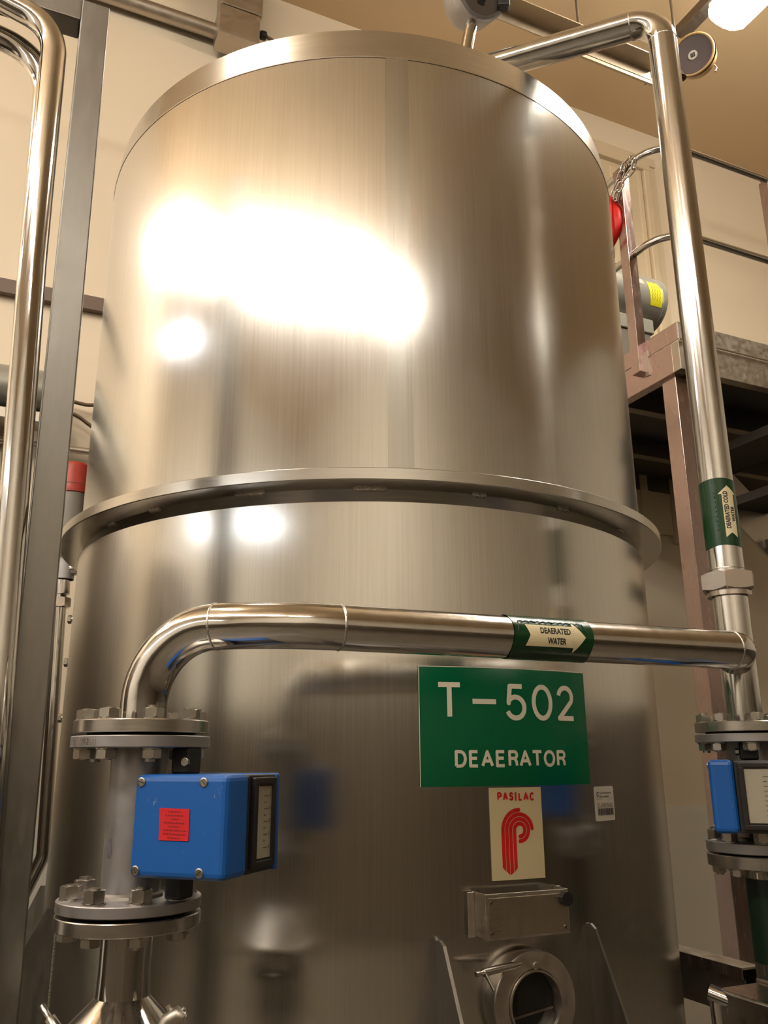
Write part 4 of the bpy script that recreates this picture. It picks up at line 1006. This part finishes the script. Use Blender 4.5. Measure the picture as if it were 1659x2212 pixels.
# axis runs along WD; its right end cap is what the picture shows
e_ = V(1447, 668, 3.95); e_ = mc + WD * .10
MB().lathe(mc - WD * .28, WD, [(.0, 0), (mr * .82, .0), (mr * .97, .02), (mr, .04), (mr, .36), (mr * 1.015, .362), (mr * 1.015, .385), (mr * .93, .398), (0, .40)], 56).build('motor_housing', M_MOTOR, mt)
MB().lathe(mc - WD * .52, WD, [(.0, 0), (mr * .66, .0), (mr * .68, .02), (mr * .68, .25)], 40).build('gear_housing', M_CAST, mt)
MB().box(mc - WD * .1 - ZD * (mr + .03), WD, UD, ZD, .26, .22, .08, .006).build('motor_foot', M_MOTOR, mt)
MB().box(mc - WD * .36 + ZD * (mr * .55), WD, UD, ZD, .13, .14, .14, .012).build('terminal_box', M_MOTOR, mt)
def motmap(e): return lambda s_, t_: mc + WD * s_ + (-UD * math.cos(t_ / mr) + ZD * math.sin(t_ / mr)) * (mr + e)
yl = [[(-.02, .045), (.0, -.075), (.072, -.075), (.07, .02), (.055, .045)], [(-.02, .045), (.055, .045), (.045, .058), (.03, .046), (.015, .062), (.0, .050), (-.012, .06)]]
printed('yellow_label', yl, motmap(.0012), M_YELLOW, mt, 1, .01)
scr = []
for r_ in range(4):
    pts = [(.006 + r_ * .016 + .004 * math.sin(k * 1.7 + r_), .035 - k * .006) for k in range(15)]; scr += ribbon(pts, .0022)
printed('handwriting', scr, motmap(.0018), M_DIALD, mt, 1, .01)
printed('torn_paper', [[(.062, .03), (.078, .03), (.078, -.05), (.073, -.05)], [(-.07, .06), (-.045, .065), (-.04, .03), (-.07, .03)]], motmap(.0010), M_STICK, mt, 1, .01)
zft = mc.z - mr - .07; MB().box(Vector((mc.x, mc.y, 0)) - WD * .1 + ZD * (zft + ztoe - .015) / 2, WD, UD, ZD, .22, .20, zft - (ztoe - .015), .004).build('motor_plinth', M_GBODY, mt)
# door with frame in the back wall
dA = onwall(1398, 365, .03); dz1 = dA.z + .02; w_r = wcoord(dA)[0]
dr = struct(MB().box(rp(w_r - .62, -.012, (dz1 + 3.0) / 2 - .05), WD, UD, ZD, 1.08, .02, dz1 - 3.0).build('door_1', M_TRIM))
def trimbox(w0, w1, z0, z1, d, name, m=M_TRIM):
    return MB().box(rp((w0 + w1) / 2, -d / 2, (z0 + z1) / 2), WD, UD, ZD, w1 - w0, d, z1 - z0, .006).build(name, m, dr)
zdb = 2.9
for (a, c, d) in ((0, .07, .035), (-.055, -.0, .055), (-.10, -.06, .03)):
    trimbox(w_r - .0 + a, w_r + c, zdb, dz1 + max(a, -.1) * .0, d, 'door_jamb')
trimbox(w_r - 1.25, w_r + .07, dz1 - .0, dz1 + .07, .045, 'door_head'); trimbox(w_r - 1.25, w_r + .0, dz1 - .06, dz1 - .002, .06, 'door_head')
trimbox(w_r - .34, w_r - .28, zdb, dz1 - .1, .03, 'door_rail'); trimbox(w_r - .9, w_r - .34, zat(1330, 540, 4.85), zat(1330, 536, 4.85) + .03, .04, 'door_rail')
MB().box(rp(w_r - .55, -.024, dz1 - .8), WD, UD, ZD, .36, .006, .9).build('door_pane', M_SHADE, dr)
# landing or window ledge seen below the deck on the wall
o = wallbar(1560, 945, 1640, 965, .05, .05, 'wall_ledge', M_TRIM, .6, 1.2).build('pipe_trunking', M_TRUNK); tag(o, 'brown trunking on the wall below the platform at the right edge', 'trunking')

# ------------------------------------------------------------------ stair at the right edge
def stair():
    t = thing('steel_stair', H(1640, 1010, ZC + 1.1) - ZD * .2, 'dark steel stair treads descending at the right edge below the platform', 'stair')
    z2 = zfa - .17; rise = .20; run = None
    a = H(1572, 974, z2); c = H(1578, 1026, z2); dw = abs((c - a).dot(WD)); 
    for k in range(5):
        z = z2 - .19 * k; sh = WD * (.235 * k)
        ctr = (a + c) / 2 + sh; ctr.z = z; ctr = ctr - UD * .35
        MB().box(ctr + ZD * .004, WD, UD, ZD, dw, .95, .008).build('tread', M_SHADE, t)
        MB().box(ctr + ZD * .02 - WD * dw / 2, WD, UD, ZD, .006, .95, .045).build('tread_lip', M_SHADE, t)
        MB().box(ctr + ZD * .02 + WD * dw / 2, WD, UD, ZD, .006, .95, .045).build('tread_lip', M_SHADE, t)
    s = (a + c) / 2 + UD * .14; s.z = z2; d = (WD * .235 - ZD * .19).normalized(); nz = d.cross(UD).normalized()
    MB().box(s + d * 1.05, d, UD, nz, 1.9, .012, .22).build('stringer', M_GALV, t)
    MB().box(s + d * 1.05 - UD * .98, d, UD, nz, 1.9, .012, .22).build('stringer', M_GALV, t)
stair()

# ------------------------------------------------------------------ bottom right: beam, bracket, clamp
q1 = V(1622, 2088, 2.32); q1b = q1.copy()
bt = thing('support_beam', q1 + UD * .6 - ZD * .15, 'steel channel beam running back from the right pipe past the tank', 'beam')
hB_ = V(1600, 2085, 1.98).z - V(1600, 2185, 1.98).z
MB().box(q1 + UD * .75 - ZD * .003, UD, WD, ZD, 1.5, .062, .006, .001).build('top_flange', M_GALV, bt)
MB().box(q1 + UD * .75 + WD * .028 - ZD * .06 , UD, WD, ZD, 1.5, .006, .11).build('web', M_DARKST, bt)
MB().box(q1 + UD * .75 - WD * .030 - ZD * .014, UD, WD, ZD, 1.5, .004, .026).build('lip', M_PPOST, bt)
MB().box(q1 + UD * .75 - WD * .024 - ZD * .070, UD, WD, ZD, 1.5, .006, .085).build('side_plate', M_DARKST, bt)
bx0 = V(1640, 2165, 1.55)
bk = thing('pipe_support_box', Vector((bx0.x, bx0.y, 0)), 'brushed steel box bracket at the bottom right corner', 'bracket')
MB().box(bx0 + WD * .02 - ZD * .09, WD, UD, ZD, .10, .13, .20, .004).build('box_body', M_NUT, bk)
MB().box(bx0 + WD * .085 - ZD * .085, WD, UD, ZD, .025, .15, .20, .004).build('box_body', M_NUT, bk)
h0 = V(1533, 2143, 1.60); h1 = V(1583, 2163, 1.58)
MB().tube([h0, h1], .013, 20).build('handle_tube', M_CHROME, bk)
MB().tube([V(1548, 2160, 1.60), V(1558, 2240, 1.60), V(1562, 2300, 1.60)], .012, 20).build('leg_tube', M_CHROME, bk)
MB().tube([V(1562, 2300, 1.60), Vector((V(1562, 2300, 1.60).x, 1.60, 0))], .012, 16).build('leg_tube', M_CHROME, bk)
MB().tube([Vector((bx0.x + .02, bx0.y, 0)), bx0 + WD * .02 - ZD * .18], .03, 20).build('stand_post', M_POST, bk)
